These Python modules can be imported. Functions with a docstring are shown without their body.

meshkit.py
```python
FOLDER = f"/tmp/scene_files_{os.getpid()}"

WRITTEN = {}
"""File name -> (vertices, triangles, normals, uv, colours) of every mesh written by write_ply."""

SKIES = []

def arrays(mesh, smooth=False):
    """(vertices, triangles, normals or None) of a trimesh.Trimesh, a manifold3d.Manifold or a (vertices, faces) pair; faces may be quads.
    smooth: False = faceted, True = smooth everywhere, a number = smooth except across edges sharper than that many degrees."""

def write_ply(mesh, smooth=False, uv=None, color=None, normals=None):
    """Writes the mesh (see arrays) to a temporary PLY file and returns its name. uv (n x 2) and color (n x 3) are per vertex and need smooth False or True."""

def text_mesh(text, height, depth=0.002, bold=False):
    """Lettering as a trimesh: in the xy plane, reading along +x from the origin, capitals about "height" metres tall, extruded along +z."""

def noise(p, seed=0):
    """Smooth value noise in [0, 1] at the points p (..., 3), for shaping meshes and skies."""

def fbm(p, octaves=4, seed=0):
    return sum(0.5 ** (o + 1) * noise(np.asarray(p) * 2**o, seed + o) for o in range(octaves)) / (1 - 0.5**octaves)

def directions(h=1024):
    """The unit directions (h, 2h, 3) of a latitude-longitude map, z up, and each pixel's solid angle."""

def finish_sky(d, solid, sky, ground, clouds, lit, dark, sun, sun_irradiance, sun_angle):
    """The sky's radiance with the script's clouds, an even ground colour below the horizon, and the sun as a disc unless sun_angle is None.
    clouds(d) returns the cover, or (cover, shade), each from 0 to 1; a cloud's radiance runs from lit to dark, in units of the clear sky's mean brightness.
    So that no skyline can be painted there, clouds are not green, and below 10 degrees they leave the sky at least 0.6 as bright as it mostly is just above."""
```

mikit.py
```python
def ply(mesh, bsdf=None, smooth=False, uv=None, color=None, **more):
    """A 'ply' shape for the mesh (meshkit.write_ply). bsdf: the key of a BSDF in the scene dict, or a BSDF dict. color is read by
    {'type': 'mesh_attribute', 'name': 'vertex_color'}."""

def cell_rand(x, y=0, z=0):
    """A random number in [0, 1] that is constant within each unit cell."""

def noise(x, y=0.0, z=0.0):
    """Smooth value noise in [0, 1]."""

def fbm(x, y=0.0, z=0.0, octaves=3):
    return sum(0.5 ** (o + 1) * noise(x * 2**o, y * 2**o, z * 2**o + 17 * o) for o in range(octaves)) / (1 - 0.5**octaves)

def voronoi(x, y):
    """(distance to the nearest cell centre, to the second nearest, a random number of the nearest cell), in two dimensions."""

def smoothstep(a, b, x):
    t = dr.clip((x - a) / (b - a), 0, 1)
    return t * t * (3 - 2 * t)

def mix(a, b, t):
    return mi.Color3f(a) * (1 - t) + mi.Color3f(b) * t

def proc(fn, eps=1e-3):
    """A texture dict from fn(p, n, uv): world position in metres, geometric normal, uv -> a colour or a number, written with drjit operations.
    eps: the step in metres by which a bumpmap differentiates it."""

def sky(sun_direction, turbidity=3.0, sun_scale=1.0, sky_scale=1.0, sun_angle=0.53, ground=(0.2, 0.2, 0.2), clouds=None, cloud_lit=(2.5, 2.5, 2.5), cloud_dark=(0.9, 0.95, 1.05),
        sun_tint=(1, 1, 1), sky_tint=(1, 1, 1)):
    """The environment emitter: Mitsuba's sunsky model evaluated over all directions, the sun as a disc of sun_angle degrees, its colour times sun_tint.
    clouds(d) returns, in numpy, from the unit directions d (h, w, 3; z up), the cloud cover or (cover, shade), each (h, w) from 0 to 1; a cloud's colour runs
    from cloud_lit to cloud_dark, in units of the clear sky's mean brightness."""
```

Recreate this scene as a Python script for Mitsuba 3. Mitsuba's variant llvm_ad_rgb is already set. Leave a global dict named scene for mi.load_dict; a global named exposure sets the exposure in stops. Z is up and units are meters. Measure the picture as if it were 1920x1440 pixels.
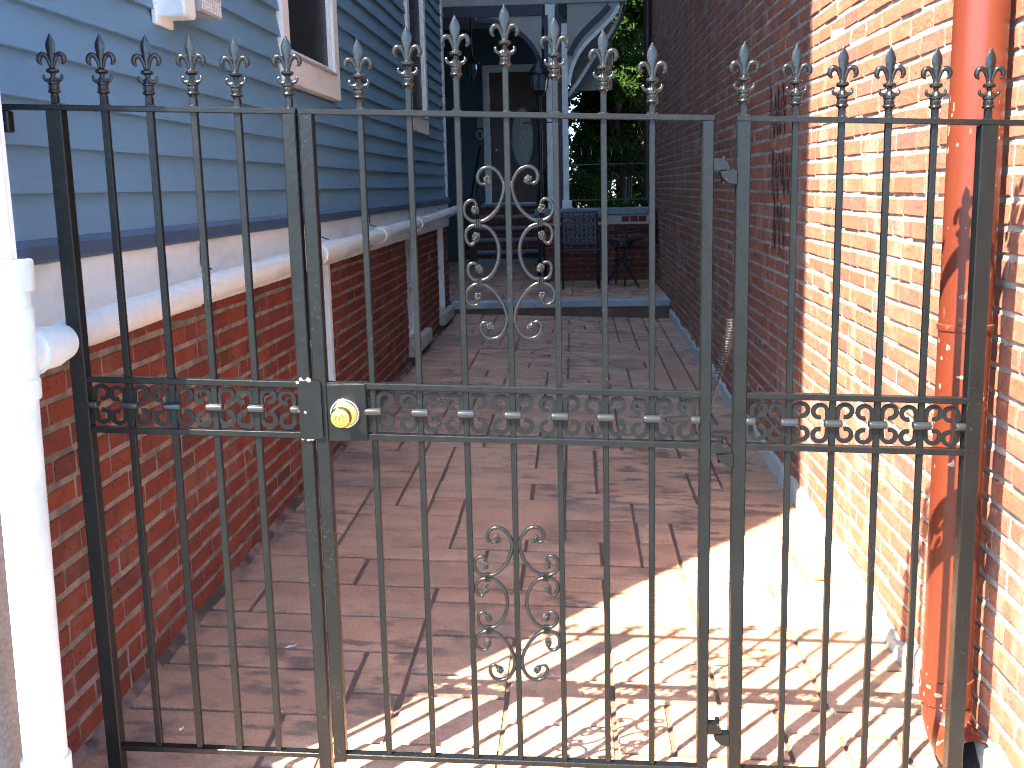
import math, random
import numpy as np, trimesh, drjit as dr, mitsuba as mi, mikit, meshkit
from shapely.geometry import LineString, Polygon, Point, box as sbox
from mikit import noise, fbm, cell_rand, smoothstep, mix, voronoi
rng = np.random.default_rng(7)
random.seed(7)
T = mi.ScalarTransform4f
scene, labels = {}, {}

# ------------------------------------------------------------------ camera, sky, exposure
EYE = np.array([0.0377, -2.3841, 1.45])
YAW, PITCH, ROLL = math.radians(-3.408), math.radians(10.297), math.radians(-1.292)
FW = np.array([math.sin(YAW) * math.cos(PITCH), math.cos(YAW) * math.cos(PITCH), -math.sin(PITCH)])
R0 = np.array([math.cos(YAW), -math.sin(YAW), 0.0])
U0 = np.cross(R0, FW)
RT = math.cos(ROLL) * R0 + math.sin(ROLL) * U0
UP = -math.sin(ROLL) * R0 + math.cos(ROLL) * U0
scene['camera'] = {'type': 'perspective', 'fov': 50.44, 'fov_axis': 'x', 'near_clip': 0.05, 'far_clip': 3000.0,
                   'to_world': T().look_at(origin=EYE.tolist(), target=(EYE + FW).tolist(), up=UP.tolist())}
SUN = (-0.367, -0.477, 0.799)
scene['sky'] = mikit.sky(SUN, turbidity=3, sun_tint=(.94, 1.0, 1.03), sky_tint=(.93, 1.0, 1.06))
exposure = 4.5

# ------------------------------------------------------------------ materials
def two(b):
    return {'type': 'twosided', 'bsdf': b}
def rgb(c):
    return {'type': 'rgb', 'value': list(c)}
def pr(color, rough=0.5, metal=0.0, **k):
    c = color if isinstance(color, dict) else rgb(color)
    r = rough if isinstance(rough, dict) else float(rough)
    return {'type': 'principled', 'base_color': c, 'roughness': r, 'metallic': float(metal), **k}
def bump(b, fn, scale, eps=1e-3):
    return {'type': 'bumpmap', 'arbitrary': mikit.proc(fn, eps), 'scale': float(scale), 'bsdf': b}
def mat(name, b):
    scene['mat_' + name] = two(b)
def ramp3(a, b, c, t):
    return mix(mix(a, b, smoothstep(0.0, 0.5, t)), c, smoothstep(0.5, 1.0, t))

BH_R, BL_R, Z0_R = 0.0655, 0.207, 0.02          # right wall: course, brick pitch, first bed
BH_L, BL_L, Z0_L = 0.0690, 0.212, 0.0
def brick_fn(bl, bh, z0, a, b, c, dark, bloom):
    def f(p, n, uv):
        k = dr.floor((p.z - z0) / bh)
        off = k - 2 * dr.floor(k / 2)
        i = dr.floor((p.y + off * bl * 0.5) / bl)
        r = cell_rand(i, k, 3)
        col = ramp3(a, b, c, r)
        col = mix(col, dark, smoothstep(0.80, 0.95, cell_rand(i, k, 9)) * 0.75)
        g = fbm(p.y * 34, p.z * 60, p.x * 34, 3)
        col = col * (0.72 + 0.56 * g)
        w = fbm(p.y * 7 + 5, p.z * 4, 2.0, 4)
        col = mix(col, bloom, smoothstep(0.55, 0.75, w) * 0.42)
        pits = smoothstep(0.74, 0.80, noise(p.y * 120, p.z * 150, p.x * 90))
        return col * (1 - 0.5 * pits)
    return f
def brick_bump(p, n, uv):
    return fbm(p.y * 90, p.z * 90, p.x * 90, 3)
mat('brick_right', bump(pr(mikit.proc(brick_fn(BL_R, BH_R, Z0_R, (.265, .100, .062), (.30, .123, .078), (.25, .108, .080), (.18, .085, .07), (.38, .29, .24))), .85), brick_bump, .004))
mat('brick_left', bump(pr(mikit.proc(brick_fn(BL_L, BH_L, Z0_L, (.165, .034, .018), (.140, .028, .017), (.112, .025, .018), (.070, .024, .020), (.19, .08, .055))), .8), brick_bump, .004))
def mortar_fn(a, b):
    def f(p, n, uv):
        g = fbm(p.y * 25, p.z * 25, p.x * 25, 4)
        return mix(a, b, smoothstep(.3, .7, g)) * (0.8 + .4 * noise(p.y * 220, p.z * 220, p.x * 220))
    return f
def mortar_bump(p, n, uv):
    return fbm(p.y * 60, p.z * 60, p.x * 60, 4)
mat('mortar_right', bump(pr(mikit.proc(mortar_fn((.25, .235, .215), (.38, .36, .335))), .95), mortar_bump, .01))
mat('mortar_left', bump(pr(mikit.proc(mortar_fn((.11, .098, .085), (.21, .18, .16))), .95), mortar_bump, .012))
mat('parging', bump(pr(mikit.proc(lambda p, n, uv: mix((.34, .34, .32), (.55, .55, .52), fbm(p.y * 9, p.z * 12, p.x * 9, 4)) * (0.75 + .5 * noise(p.y * 160, p.z * 160, p.x * 160))), .95), mortar_bump, .014))
mat('far_brick', pr(mikit.proc(lambda p, n, uv: mix((.30, .09, .06), (.45, .42, .38), smoothstep(.82, .9, dr.maximum((p.z / BH_R) - dr.floor(p.z / BH_R), 0)))), .9))

def slab_fn(seed, a, b, dark):
    def f(p, n, uv):
        u, v = p.x + seed * 3.1, p.y + seed * 1.7
        g = fbm(u * 3.0, v * 7.0, seed, 4)
        col = mix(a, b, smoothstep(.3, .7, g))
        st = fbm(u * 10 + 3, v * 19, seed + 4, 5)                       # cleft slate streaks, darker release powder
        big = fbm(p.x * 1.6, p.y * 1.6, 7.7, 3)
        col = mix(col, dark, smoothstep(.46, .74, st) * (0.25 + .55 * smoothstep(.42, .62, big)))
        dirt = fbm(p.x * 2.3 + 9, p.y * 2.3, 1.1, 4)
        col = mix(col, (.17, .12, .11), smoothstep(.56, .76, dirt) * .45)
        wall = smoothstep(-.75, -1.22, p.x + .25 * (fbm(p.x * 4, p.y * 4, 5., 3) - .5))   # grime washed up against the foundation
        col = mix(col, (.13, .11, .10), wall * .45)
        return col * (0.86 + .28 * noise(p.x * 240, p.y * 240))
    return f
def slab_bump(p, n, uv):
    return fbm(p.x * 16, p.y * 42, 3.0, 5) + .25 * noise(p.x * 150, p.y * 150, 1.0)
SLABS = []
for k, (a, b, d) in enumerate([((.50, .27, .165), (.58, .33, .205), (.15, .105, .085)), ((.47, .265, .17), (.55, .325, .21), (.14, .10, .085)), ((.52, .295, .19), (.59, .36, .235), (.17, .125, .10))]):
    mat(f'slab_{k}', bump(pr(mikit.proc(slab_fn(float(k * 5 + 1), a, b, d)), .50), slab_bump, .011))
    SLABS.append(f'mat_slab_{k}')
mat('joint', pr(mikit.proc(lambda p, n, uv: mix((.10, .07, .055), (.19, .125, .095), fbm(p.x * 12, p.y * 12, 0., 3))), .9))
mat('concrete', bump(pr(mikit.proc(lambda p, n, uv: mix((.26, .26, .25), (.38, .37, .35), fbm(p.x * 4, p.y * 4, p.z * 4, 5)) * (.8 + .4 * noise(p.x * 130, p.y * 130, p.z * 130))), .9), lambda p, n, uv: fbm(p.x * 70, p.y * 70, p.z * 70, 3), .006))
mat('asphalt', pr(mikit.proc(lambda p, n, uv: mix((.05, .05, .052), (.12, .12, .115), noise(p.x * 90, p.y * 90, p.z * 90)) * (.7 + .6 * fbm(p.x * 2, p.y * 2, 0., 3))), .95))
mat('grime', bump(pr(mikit.proc(lambda p, n, uv: mix((.055, .045, .042), (.17, .125, .11), smoothstep(.35, .65, fbm(p.x * 14, p.y * 14, p.z * 14, 4)))), .95), mortar_bump, .012))
mat('granite', bump(pr(mikit.proc(lambda p, n, uv: mix((.22, .25, .28), (.46, .49, .52), noise(p.x * 170, p.y * 170, p.z * 170)) * (.7 + .6 * fbm(p.x * 5, p.y * 5, p.z * 5, 3))), .75), lambda p, n, uv: fbm(p.x * 50, p.y * 50, p.z * 50, 3), .008))

def siding_fn(c):
    def f(p, n, uv):
        g = fbm((p.x + p.y) * 1.3, p.z * 2.2, 0., 4)
        s = noise((p.x + p.y) * 3.0, p.z * 260, 1.)
        return mi.Color3f(c) * (0.90 + .16 * g + .05 * s)
    return f
mat('siding', bump(pr(mikit.proc(siding_fn((.092, .205, .315))), .55), lambda p, n, uv: fbm((p.x + p.y) * 5, p.z * 180, 0., 3), .0012))
mat('dark_navy', pr((.014, .02, .042), .5))
mat('rear_siding', pr(mikit.proc(siding_fn((.045, .09, .125))), .55))
mat('navy', pr(mikit.proc(siding_fn((.035, .070, .13))), .5))
def white_fn(c):
    def f(p, n, uv):
        d = fbm((p.x + p.y) * 3, p.z * 7, p.x * 3, 4)
        return mi.Color3f(c) * (1.0 - .22 * smoothstep(.5, .8, d)) * (.97 + .06 * noise((p.x + p.y) * 60, p.z * 60, 0.))
    return f
mat('white_paint', pr(mikit.proc(white_fn((.67, .72, .71))), .45))
mat('fascia_paint', pr(mikit.proc(white_fn((.62, .70, .71))), .5))
mat('pvc', pr(mikit.proc(white_fn((.61, .67, .66))), .32))
mat('rib_white', pr((.72, .74, .74), .4))
def iron_fn(p, n, uv):
    d = noise(p.x * 45, p.y * 45, p.z * 14)
    f = smoothstep(.80, .86, noise(p.x * 260, p.y * 260, p.z * 200))
    return mix((.004, .005, .0055), (.007, .0085, .0088), d) + mi.Color3f(.05) * f * .35 * smoothstep(.5, .7, fbm(p.x * 9, p.y * 9, p.z * 5, 3))
def iron_rough(p, n, uv):
    return .26 + .14 * fbm(p.x * 60, p.y * 60, p.z * 30, 3)
mat('iron', bump(pr(mikit.proc(iron_fn), mikit.proc(iron_rough), specular=.34), lambda p, n, uv: fbm(p.x * 120, p.y * 120, p.z * 80, 3), .0005))
mat('cast_iron', bump(pr(mikit.proc(iron_fn), .24, specular=.5, clearcoat=.25, clearcoat_gloss=.9), lambda p, n, uv: fbm(p.x * 200, p.y * 200, p.z * 200, 2), .0006))
mat('black_metal', pr((.012, .012, .014), .4))
mat('chair_metal', pr((.015, .018, .03), .45))
mat('brass', {'type': 'roughconductor', 'material': 'Au', 'alpha': .12, 'specular_reflectance': rgb((.70, .66, .52))})
mat('chrome', {'type': 'roughconductor', 'material': 'Cr', 'alpha': .16})
mat('steel_spring', pr((.035, .030, .030), .22, specular=.8))
def red_fn(p, n, uv):
    g = fbm(p.x * 6, p.y * 6, p.z * 2.5, 4)
    c = mix((.112, .024, .012), (.138, .031, .015), g)
    chip = smoothstep(.80, .83, noise(p.x * 190 + p.y * 190, p.z * 75, p.y * 60)) * smoothstep(.52, .62, fbm(p.x * 4, p.y * 4, p.z * 3.2 + 2, 3))
    return mix(c, (.45, .38, .32), chip)
mat('red_paint', pr(mikit.proc(red_fn), .33, specular=.5))
mat('dark_inside', pr((.02, .02, .022), .9))
mat('brown_metal', pr((.035, .022, .02), .5))
mat('door_wood', pr(mikit.proc(lambda p, n, uv: mix((.030, .012, .007), (.060, .026, .014), fbm(p.x * 40, p.z * 3, 0., 4))), .4))
mat('frosted', pr((.11, .145, .15), .25))
mat('lead', pr((.33, .30, .2), .3, .8))
mat('glass_dark', pr((.008, .009, .011), .38, specular=.2))
mat('screen', pr((.014, .014, .016), .5))
mat('dim_pane', pr(mikit.proc(lambda p, n, uv: mix((.07, .075, .09), (.20, .2, .22), smoothstep(.4, .6, noise(p.y * 9, p.z * .8, 0.)))), .12))
mat('lantern_glass', pr((.10, .13, .14), .08, specular=.8))
mat('bluestone', bump(pr(mikit.proc(lambda p, n, uv: mix((.17, .20, .23), (.26, .29, .32), fbm(p.x * 9, p.y * 9, p.z * 9, 4))), .8), mortar_bump, .006))
mat('bark', pr((.07, .05, .035), .95))
mat('paint_mark', pr((.035, .022, .020), .8))
mat('paper', pr((.75, .75, .73), .7))
mat('dry_leaf', pr((.20, .10, .04), .8))
mat('trim_grey', pr(mikit.proc(white_fn((.30, .32, .31))), .55))
def leaf(name, c, tr):
    scene['mat_' + name] = {'type': 'principledthin', 'base_color': rgb(c), 'roughness': .42, 'spec_trans': 0.0, 'diff_trans': tr, 'eta': 1.45}
leaf('leaf_a', (.055, .105, .022), .7)
leaf('leaf_b', (.035, .075, .02), .5)
leaf('leaf_c', (.11, .17, .03), 1.1)

# ------------------------------------------------------------------ mesh helpers
class MB:
    def __init__(s): s.v, s.f, s.n = [], [], 0
    def add(s, V, F):
        V = np.asarray(V, float); F = np.asarray(F, int)
        if F.shape[1] == 4: F = np.vstack([F[:, [0, 1, 2]], F[:, [0, 2, 3]]])
        s.v.append(V); s.f.append(F + s.n); s.n += len(V); return s
    def mesh(s): return np.vstack(s.v), np.vstack(s.f)
    def box(s, x0, x1, y0, y1, z0, z1): return s.add(*boxm(x0, x1, y0, y1, z0, z1))
    def bar(s, *a, **k): return s.add(*barm(*a, **k))
    def tube(s, *a, **k): return s.add(*tubem(*a, **k))
    def tri(s, m): return s.add(m.vertices, m.faces)
BF = np.array([[0, 1, 3, 2], [4, 6, 7, 5], [0, 4, 5, 1], [2, 3, 7, 6], [0, 2, 6, 4], [1, 5, 7, 3]])
def boxm(x0, x1, y0, y1, z0, z1):
    return np.array([[x, y, z] for x in (x0, x1) for y in (y0, y1) for z in (z0, z1)], float), BF
def cbox(x0, x1, y0, y1, z0, z1, c=.003):
    """a box whose edges are chamfered by c"""
    lo, hi = np.array([x0, y0, z0], float), np.array([x1, y1, z1], float)
    P = []
    for a in range(3):
        for cx in np.ndindex(2, 2, 2):
            p = np.where(np.array(cx) == 0, lo, hi).astype(float)
            for b in range(3):
                if b != a: p[b] += c if cx[b] == 0 else -c
            P.append(p)
    h = trimesh.convex.convex_hull(np.array(P))
    return np.array(h.vertices), np.array(h.faces)
def prism(poly, z0, z1):
    """polygon (n x 2, in x y) between z0 and z1 (z1 and z0 may be per-vertex)"""
    poly = np.asarray(poly, float); n = len(poly)
    V = np.vstack([np.c_[poly, np.broadcast_to(z0, n)], np.c_[poly, np.broadcast_to(z1, n)]])
    i = np.arange(n); j = (i + 1) % n
    F = np.vstack([np.c_[i, j, j + n], np.c_[i, j + n, i + n], np.c_[np.zeros(n - 2, int), i[2:], i[1:-1]], np.c_[np.full(n - 2, n), i[1:-1] + n, i[2:] + n]])
    return V, F
def rsec(w, d, c=.0015):
    w, d = w / 2, d / 2
    return np.array([[-w + c, -d], [w - c, -d], [w, -d + c], [w, d - c], [w - c, d], [-w + c, d], [-w, d - c], [-w, -d + c]])
def barm(p0, p1, w, h, up=(0, 0, 1), c=.0012):
    """square bar from p0 to p1, w wide across, h tall along 'up'"""
    p0, p1 = np.asarray(p0, float), np.asarray(p1, float)
    d = p1 - p0; L = np.linalg.norm(d); d = d / L
    up = np.asarray(up, float); s = np.cross(d, up); s /= np.linalg.norm(s); u = np.cross(s, d)
    V, F = prism(rsec(w, h, min(c, w / 4, h / 4)), 0, L)
    return p0 + V[:, :1] * s + V[:, 1:2] * u + V[:, 2:] * d, F
def frames(p):
    p = np.asarray(p, float)
    t = np.gradient(p, axis=0); t /= np.linalg.norm(t, axis=1, keepdims=True) + 1e-12
    a = np.cross(t[0], [0, 0, 1.0] if abs(t[0][2]) < .9 else [1.0, 0, 0]); a /= np.linalg.norm(a)
    A = [a]
    for k in range(1, len(p)):
        a = A[-1] - t[k] * (A[-1] @ t[k]); A.append(a / (np.linalg.norm(a) + 1e-12))
    A = np.array(A); return p, t, A, np.cross(t, A)
def tubem(points, r, sides=10, cap=True):
    p, t, A, B = frames(points); n = len(p)
    r = np.broadcast_to(r, (n,))
    ang = np.arange(sides) * 2 * np.pi / sides
    V = p[:, None] + r[:, None, None] * (np.cos(ang)[None, :, None] * A[:, None] + np.sin(ang)[None, :, None] * B[:, None])
    V = V.reshape(-1, 3)
    i, j = np.meshgrid(np.arange(n - 1), np.arange(sides), indexing='ij')
    q = np.stack([i * sides + j, i * sides + (j + 1) % sides, (i + 1) * sides + (j + 1) % sides, (i + 1) * sides + j], -1).reshape(-1, 4)
    F = np.vstack([q[:, [0, 1, 2]], q[:, [0, 2, 3]]])
    if cap:
        V = np.vstack([V, p[:1], p[-1:]]); k = np.arange(sides); a, b = len(V) - 2, len(V) - 1
        F = np.vstack([F, np.c_[np.full(sides, a), (k + 1) % sides, k], np.c_[np.full(sides, b), k + (n - 1) * sides, (k + 1) % sides + (n - 1) * sides]])
    return V, F
def lathe(prof, n=20, axis='z'):
    """profile of (radius, height)"""
    prof = np.asarray(prof, float); m = len(prof)
    ang = np.arange(n) * 2 * np.pi / n
    V = np.stack([prof[:, None, 0] * np.cos(ang), prof[:, None, 0] * np.sin(ang), np.broadcast_to(prof[:, None, 1], (m, n))], -1).reshape(-1, 3)
    i, j = np.meshgrid(np.arange(m - 1), np.arange(n), indexing='ij')
    F = np.stack([i * n + j, i * n + (j + 1) % n, (i + 1) * n + (j + 1) % n, (i + 1) * n + j], -1).reshape(-1, 4)
    if axis == 'x': V = V[:, [2, 1, 0]] * [1, -1, 1]
    if axis == 'y': V = V[:, [0, 2, 1]] * [1, 1, -1]
    return V, np.vstack([F[:, [0, 1, 2]], F[:, [0, 2, 3]]])
def plate(poly, depth):
    m = trimesh.creation.extrude_polygon(poly, depth, engine='earcut'); return m
def spline(P, n=80):
    from scipy.interpolate import splprep, splev
    P = np.asarray(P, float)
    tck, _ = splprep(P.T, s=0, k=3); return np.array(splev(np.linspace(0, 1, n), tck)).T
def ball(c, r, rings=6):
    m = trimesh.creation.uv_sphere(1.0, count=[rings, 2 * rings]); return np.array(m.vertices) * r + np.asarray(c), np.array(m.faces)
def move(VF, d): return VF[0] + np.asarray(d), VF[1]
def quad(a, b, c, d): return np.array([a, b, c, d], float), np.array([[0, 1, 2, 3]])

# ------------------------------------------------------------------ scene entries
taken = {}
def key_for(parent, name):
    base = (parent + '__' if parent else '') + name
    k = taken.get(base, -1) + 1; taken[base] = k
    return base if k == 0 else f'{base}_{k:03d}'
def put(name, mesh, m, parent=None, label=None, cat=None, group=None, kind=None, smooth=False, like=None, at=None):
    """one shape entry; parent is the key of the thing or part it belongs to"""
    key = key_for(parent, name)
    if isinstance(mesh, MB): mesh = mesh.mesh()
    d = dict(like) if like is not None else mikit.ply(mesh, m if m.startswith('mat_') else 'mat_' + m, smooth=smooth)
    if at is not None: d['to_world'] = at
    scene[key] = d; note(key, label, cat, group, kind); return key
def note(key, label=None, cat=None, group=None, kind=None):
    e = {k: v for k, v in (('label', label), ('category', cat), ('group', group), ('kind', kind)) if v}
    if e: labels[key] = e
def thing(name, label, cat, group=None):
    key = key_for(None, name); note(key, label, cat, group); return key
def screen(P):
    d = np.asarray(P, float) - EYE; z = d @ FW
    return np.stack([960 + 2038.3 * (d @ RT) / z, 720 - 2038.3 * (d @ UP) / z, z], -1)
def size_in_view(c, area, nx):
    """how large a small face shows in the photograph's frame (0 when outside)"""
    x, y, z = screen(c)
    if z < .1 or not (-60 < x < 1980 and -60 < y < 1500): return 0.0
    d = EYE - np.asarray(c); L = np.linalg.norm(d); return area * abs(d @ np.asarray(nx)) / L ** 3

XL, XR = -1.22, 1.04                       # the two walls of the alley
FA, FB, FC = .0075, .010, -.036            # alley floor z = FA + FB*y + FC*x
def fz(x, y): return FA + FB * y + FC * x

# ================================================================== setting: ground
g = MB(); g.add(*quad((-900, -900, -.32), (900, -900, -.32), (900, 900, -.32), (-900, 900, -.32)))
put('ground', g, 'asphalt', kind='structure')
g = MB()
g.add([(-12, -4.6, fz(-3, -4.6)), (12, -4.6, fz(3, -4.6)), (12, -.62, fz(3, -.62) - .006), (-12, -.62, fz(-3, -.62) - .006), (-12, -4.6, -.33), (12, -4.6, -.33)], [[0, 1, 2, 3], [0, 4, 5, 1]])
mat('pavement', pr(mikit.proc(lambda p, n, uv: mix((.13, .13, .125), (.20, .195, .185), fbm(p.x * 4, p.y * 4, p.z * 4, 4)) * (.8 + .4 * noise(p.x * 130, p.y * 130, p.z * 130))), .9))
put('sidewalk', g, 'pavement', kind='structure')
g = MB()
ny = 40
ys = np.linspace(-.62, 9.02, ny)
V = np.array([(x, y, fz(x, y) - .009) for y in ys for x in (XL - .1, XR + .05)])
F = np.array([[2 * i, 2 * i + 1, 2 * i + 3, 2 * i + 2] for i in range(ny - 1)])
g.add(V, F)
floor_key = put('alley_floor', g, 'joint', kind='structure')
# stamped stones: random ashlar of unit cells
UX, UY = .1508, .137
NX, NYC = 15, 70
occ = np.zeros((NX, NYC), bool)
def slab_mesh(x0, x1, y0, y1, sub):
    gap = .0055
    j = rng.normal(0, .002, 4)
    x0 += gap + abs(j[0]); x1 -= gap + abs(j[1]); y0 += gap + .0015 + abs(j[2]); y1 -= gap + .0015 + abs(j[3])
    c = .005
    nx_, ny_ = sub
    tilt = rng.normal(0, .0012, 2); dz = rng.normal(0, .0008)
    xs, yy = np.linspace(x0 + c, x1 - c, nx_), np.linspace(y0 + c, y1 - c, ny_)
    X, Y = np.meshgrid(xs, yy)
    cx, cy = (x0 + x1) / 2, (y0 + y1) / 2
    Zt = fz(X, Y) + dz + tilt[0] * (X - cx) / .2 + tilt[1] * (Y - cy) / .2 + .004 * (meshkit.fbm(np.stack([X * 5, Y * 11, X * 0], -1), 3) - .5)
    V = [np.stack([X, Y, Zt], -1).reshape(-1, 3)]
    idx = np.arange(nx_ * ny_).reshape(ny_, nx_)
    F = [np.stack([idx[:-1, :-1], idx[:-1, 1:], idx[1:, 1:], idx[1:, :-1]], -1).reshape(-1, 4)]
    ring = np.concatenate([idx[0, :], idx[1:, -1], idx[-1, -2::-1], idx[-2:0:-1, 0]])
    P = V[0][ring].copy(); out = P.copy()
    out[:, 0] = np.where(P[:, 0] < xs[0] + 1e-6, x0, np.where(P[:, 0] > xs[-1] - 1e-6, x1, P[:, 0]))
    out[:, 1] = np.where(P[:, 1] < yy[0] + 1e-6, y0, np.where(P[:, 1] > yy[-1] - 1e-6, y1, P[:, 1]))
    out[:, 2] -= .004; low = out.copy(); low[:, 2] = fz(low[:, 0], low[:, 1]) - .012
    n0 = len(V[0]); m = len(ring); i = np.arange(m); jn = (i + 1) % m
    V += [out, low]
    F += [np.c_[ring[i], n0 + i, n0 + jn, ring[jn]], np.c_[n0 + i, n0 + m + i, n0 + m + jn, n0 + jn]]
    return np.vstack(V), np.vstack(F)
SIZES = [(3, 2), (4, 2), (2, 2), (3, 3), (2, 1), (3, 1), (4, 1), (2, 2), (1, 2), (3, 2), (2, 1)]
for jy in range(NYC):
    for ix in range(NX):
        if occ[ix, jy]: continue
        order = list(rng.permutation(len(SIZES)))
        for o in order + [None]:
            w, h = SIZES[o] if o is not None else (1, 1)
            if ix + w > NX or jy + h > NYC or occ[ix:ix + w, jy:jy + h].any(): continue
            occ[ix:ix + w, jy:jy + h] = True
            x0, y0 = XL - .005 + ix * UX, -.60 + jy * UY
            x1, y1 = x0 + w * UX, y0 + h * UY
            y1 = min(y1, 9.0)
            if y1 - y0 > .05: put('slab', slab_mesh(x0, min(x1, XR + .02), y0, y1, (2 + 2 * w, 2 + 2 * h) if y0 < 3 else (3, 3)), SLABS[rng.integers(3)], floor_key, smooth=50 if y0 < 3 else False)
            break

# ================================================================== bricks
def brick_mesh(xf, s, y0, y1, z0, z1, c=.0035, depth=.045):
    j = rng.normal(0, .0011, (4, 2)); p = rng.normal(0, .0011) + rng.normal(0, .0009, 4)
    Y, Z = np.array([y0, y1, y1, y0]) + j[:, 0], np.array([z0, z0, z1, z1]) + j[:, 1]
    cy, cz = Y.mean(), Z.mean()
    back = np.c_[np.full(4, xf - s * depth), Y, Z]
    mid = np.c_[xf - s * c + s * p, Y, Z]
    fr = np.c_[xf + s * p, Y + np.sign(cy - Y) * c, Z + np.sign(cz - Z) * c]
    V = np.vstack([back, mid, fr]); F = []
    for a in (0, 4):
        for k in range(4): F.append([a + k, a + (k + 1) % 4, a + 4 + (k + 1) % 4, a + 4 + k])
    F.append([8, 9, 10, 11]); return V, np.array(F)
def brickwork(parent, xf, s, y0, y1, zlo, zhi, bl, bh, z0, material, joint, holes=(), keep=300, split=.12):
    L = []
    for k in range(int((zlo - z0) / bh) - 1, int((zhi - z0) / bh) + 2):
        off = (k % 2) * bl * .5
        za, zb = z0 + k * bh + joint / 2, z0 + (k + 1) * bh - joint / 2
        for i in range(int((y0 + off) / bl) - 2, int((y1 + off) / bl) + 2):
            ya, yb = i * bl - off + joint * .3, (i + 1) * bl - off - joint * .3
            pieces = [(ya, yb)]
            if rng.random() < split:
                m = (ya + yb) / 2 + rng.normal(0, .006); pieces = [(ya, m - joint * .4), (m + joint * .4, yb)]
            for a, b in pieces:
                a, b = max(a, y0), min(b, y1)
                for (h0, h1, hz0, hz1) in holes:
                    if zb > hz0 and za < hz1:
                        if a < h1 and b > h0:
                            if a < h0: b = min(b, h0)
                            elif b > h1: a = max(a, h1)
                            else: b = a
                if b - a < .03: continue
                c0, c1 = max(za, zlo), min(zb, zhi)
                if c1 - c0 < .02: continue
                L.append((a, b, c0, c1))
    L.sort(key=lambda t: -size_in_view(((xf), (t[0] + t[1]) / 2, (t[2] + t[3]) / 2), (t[1] - t[0]) * (t[3] - t[2]), (1, 0, 0)))
    rest = MB()
    for i, (a, b, c0, c1) in enumerate(L):
        m = brick_mesh(xf, s, a, b, c0, c1)
        if i < keep: put('brick', m, material, parent)
        else: rest.add(*m)
    if rest.n: put('brick_field', rest, material, parent, kind='stuff')

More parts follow.
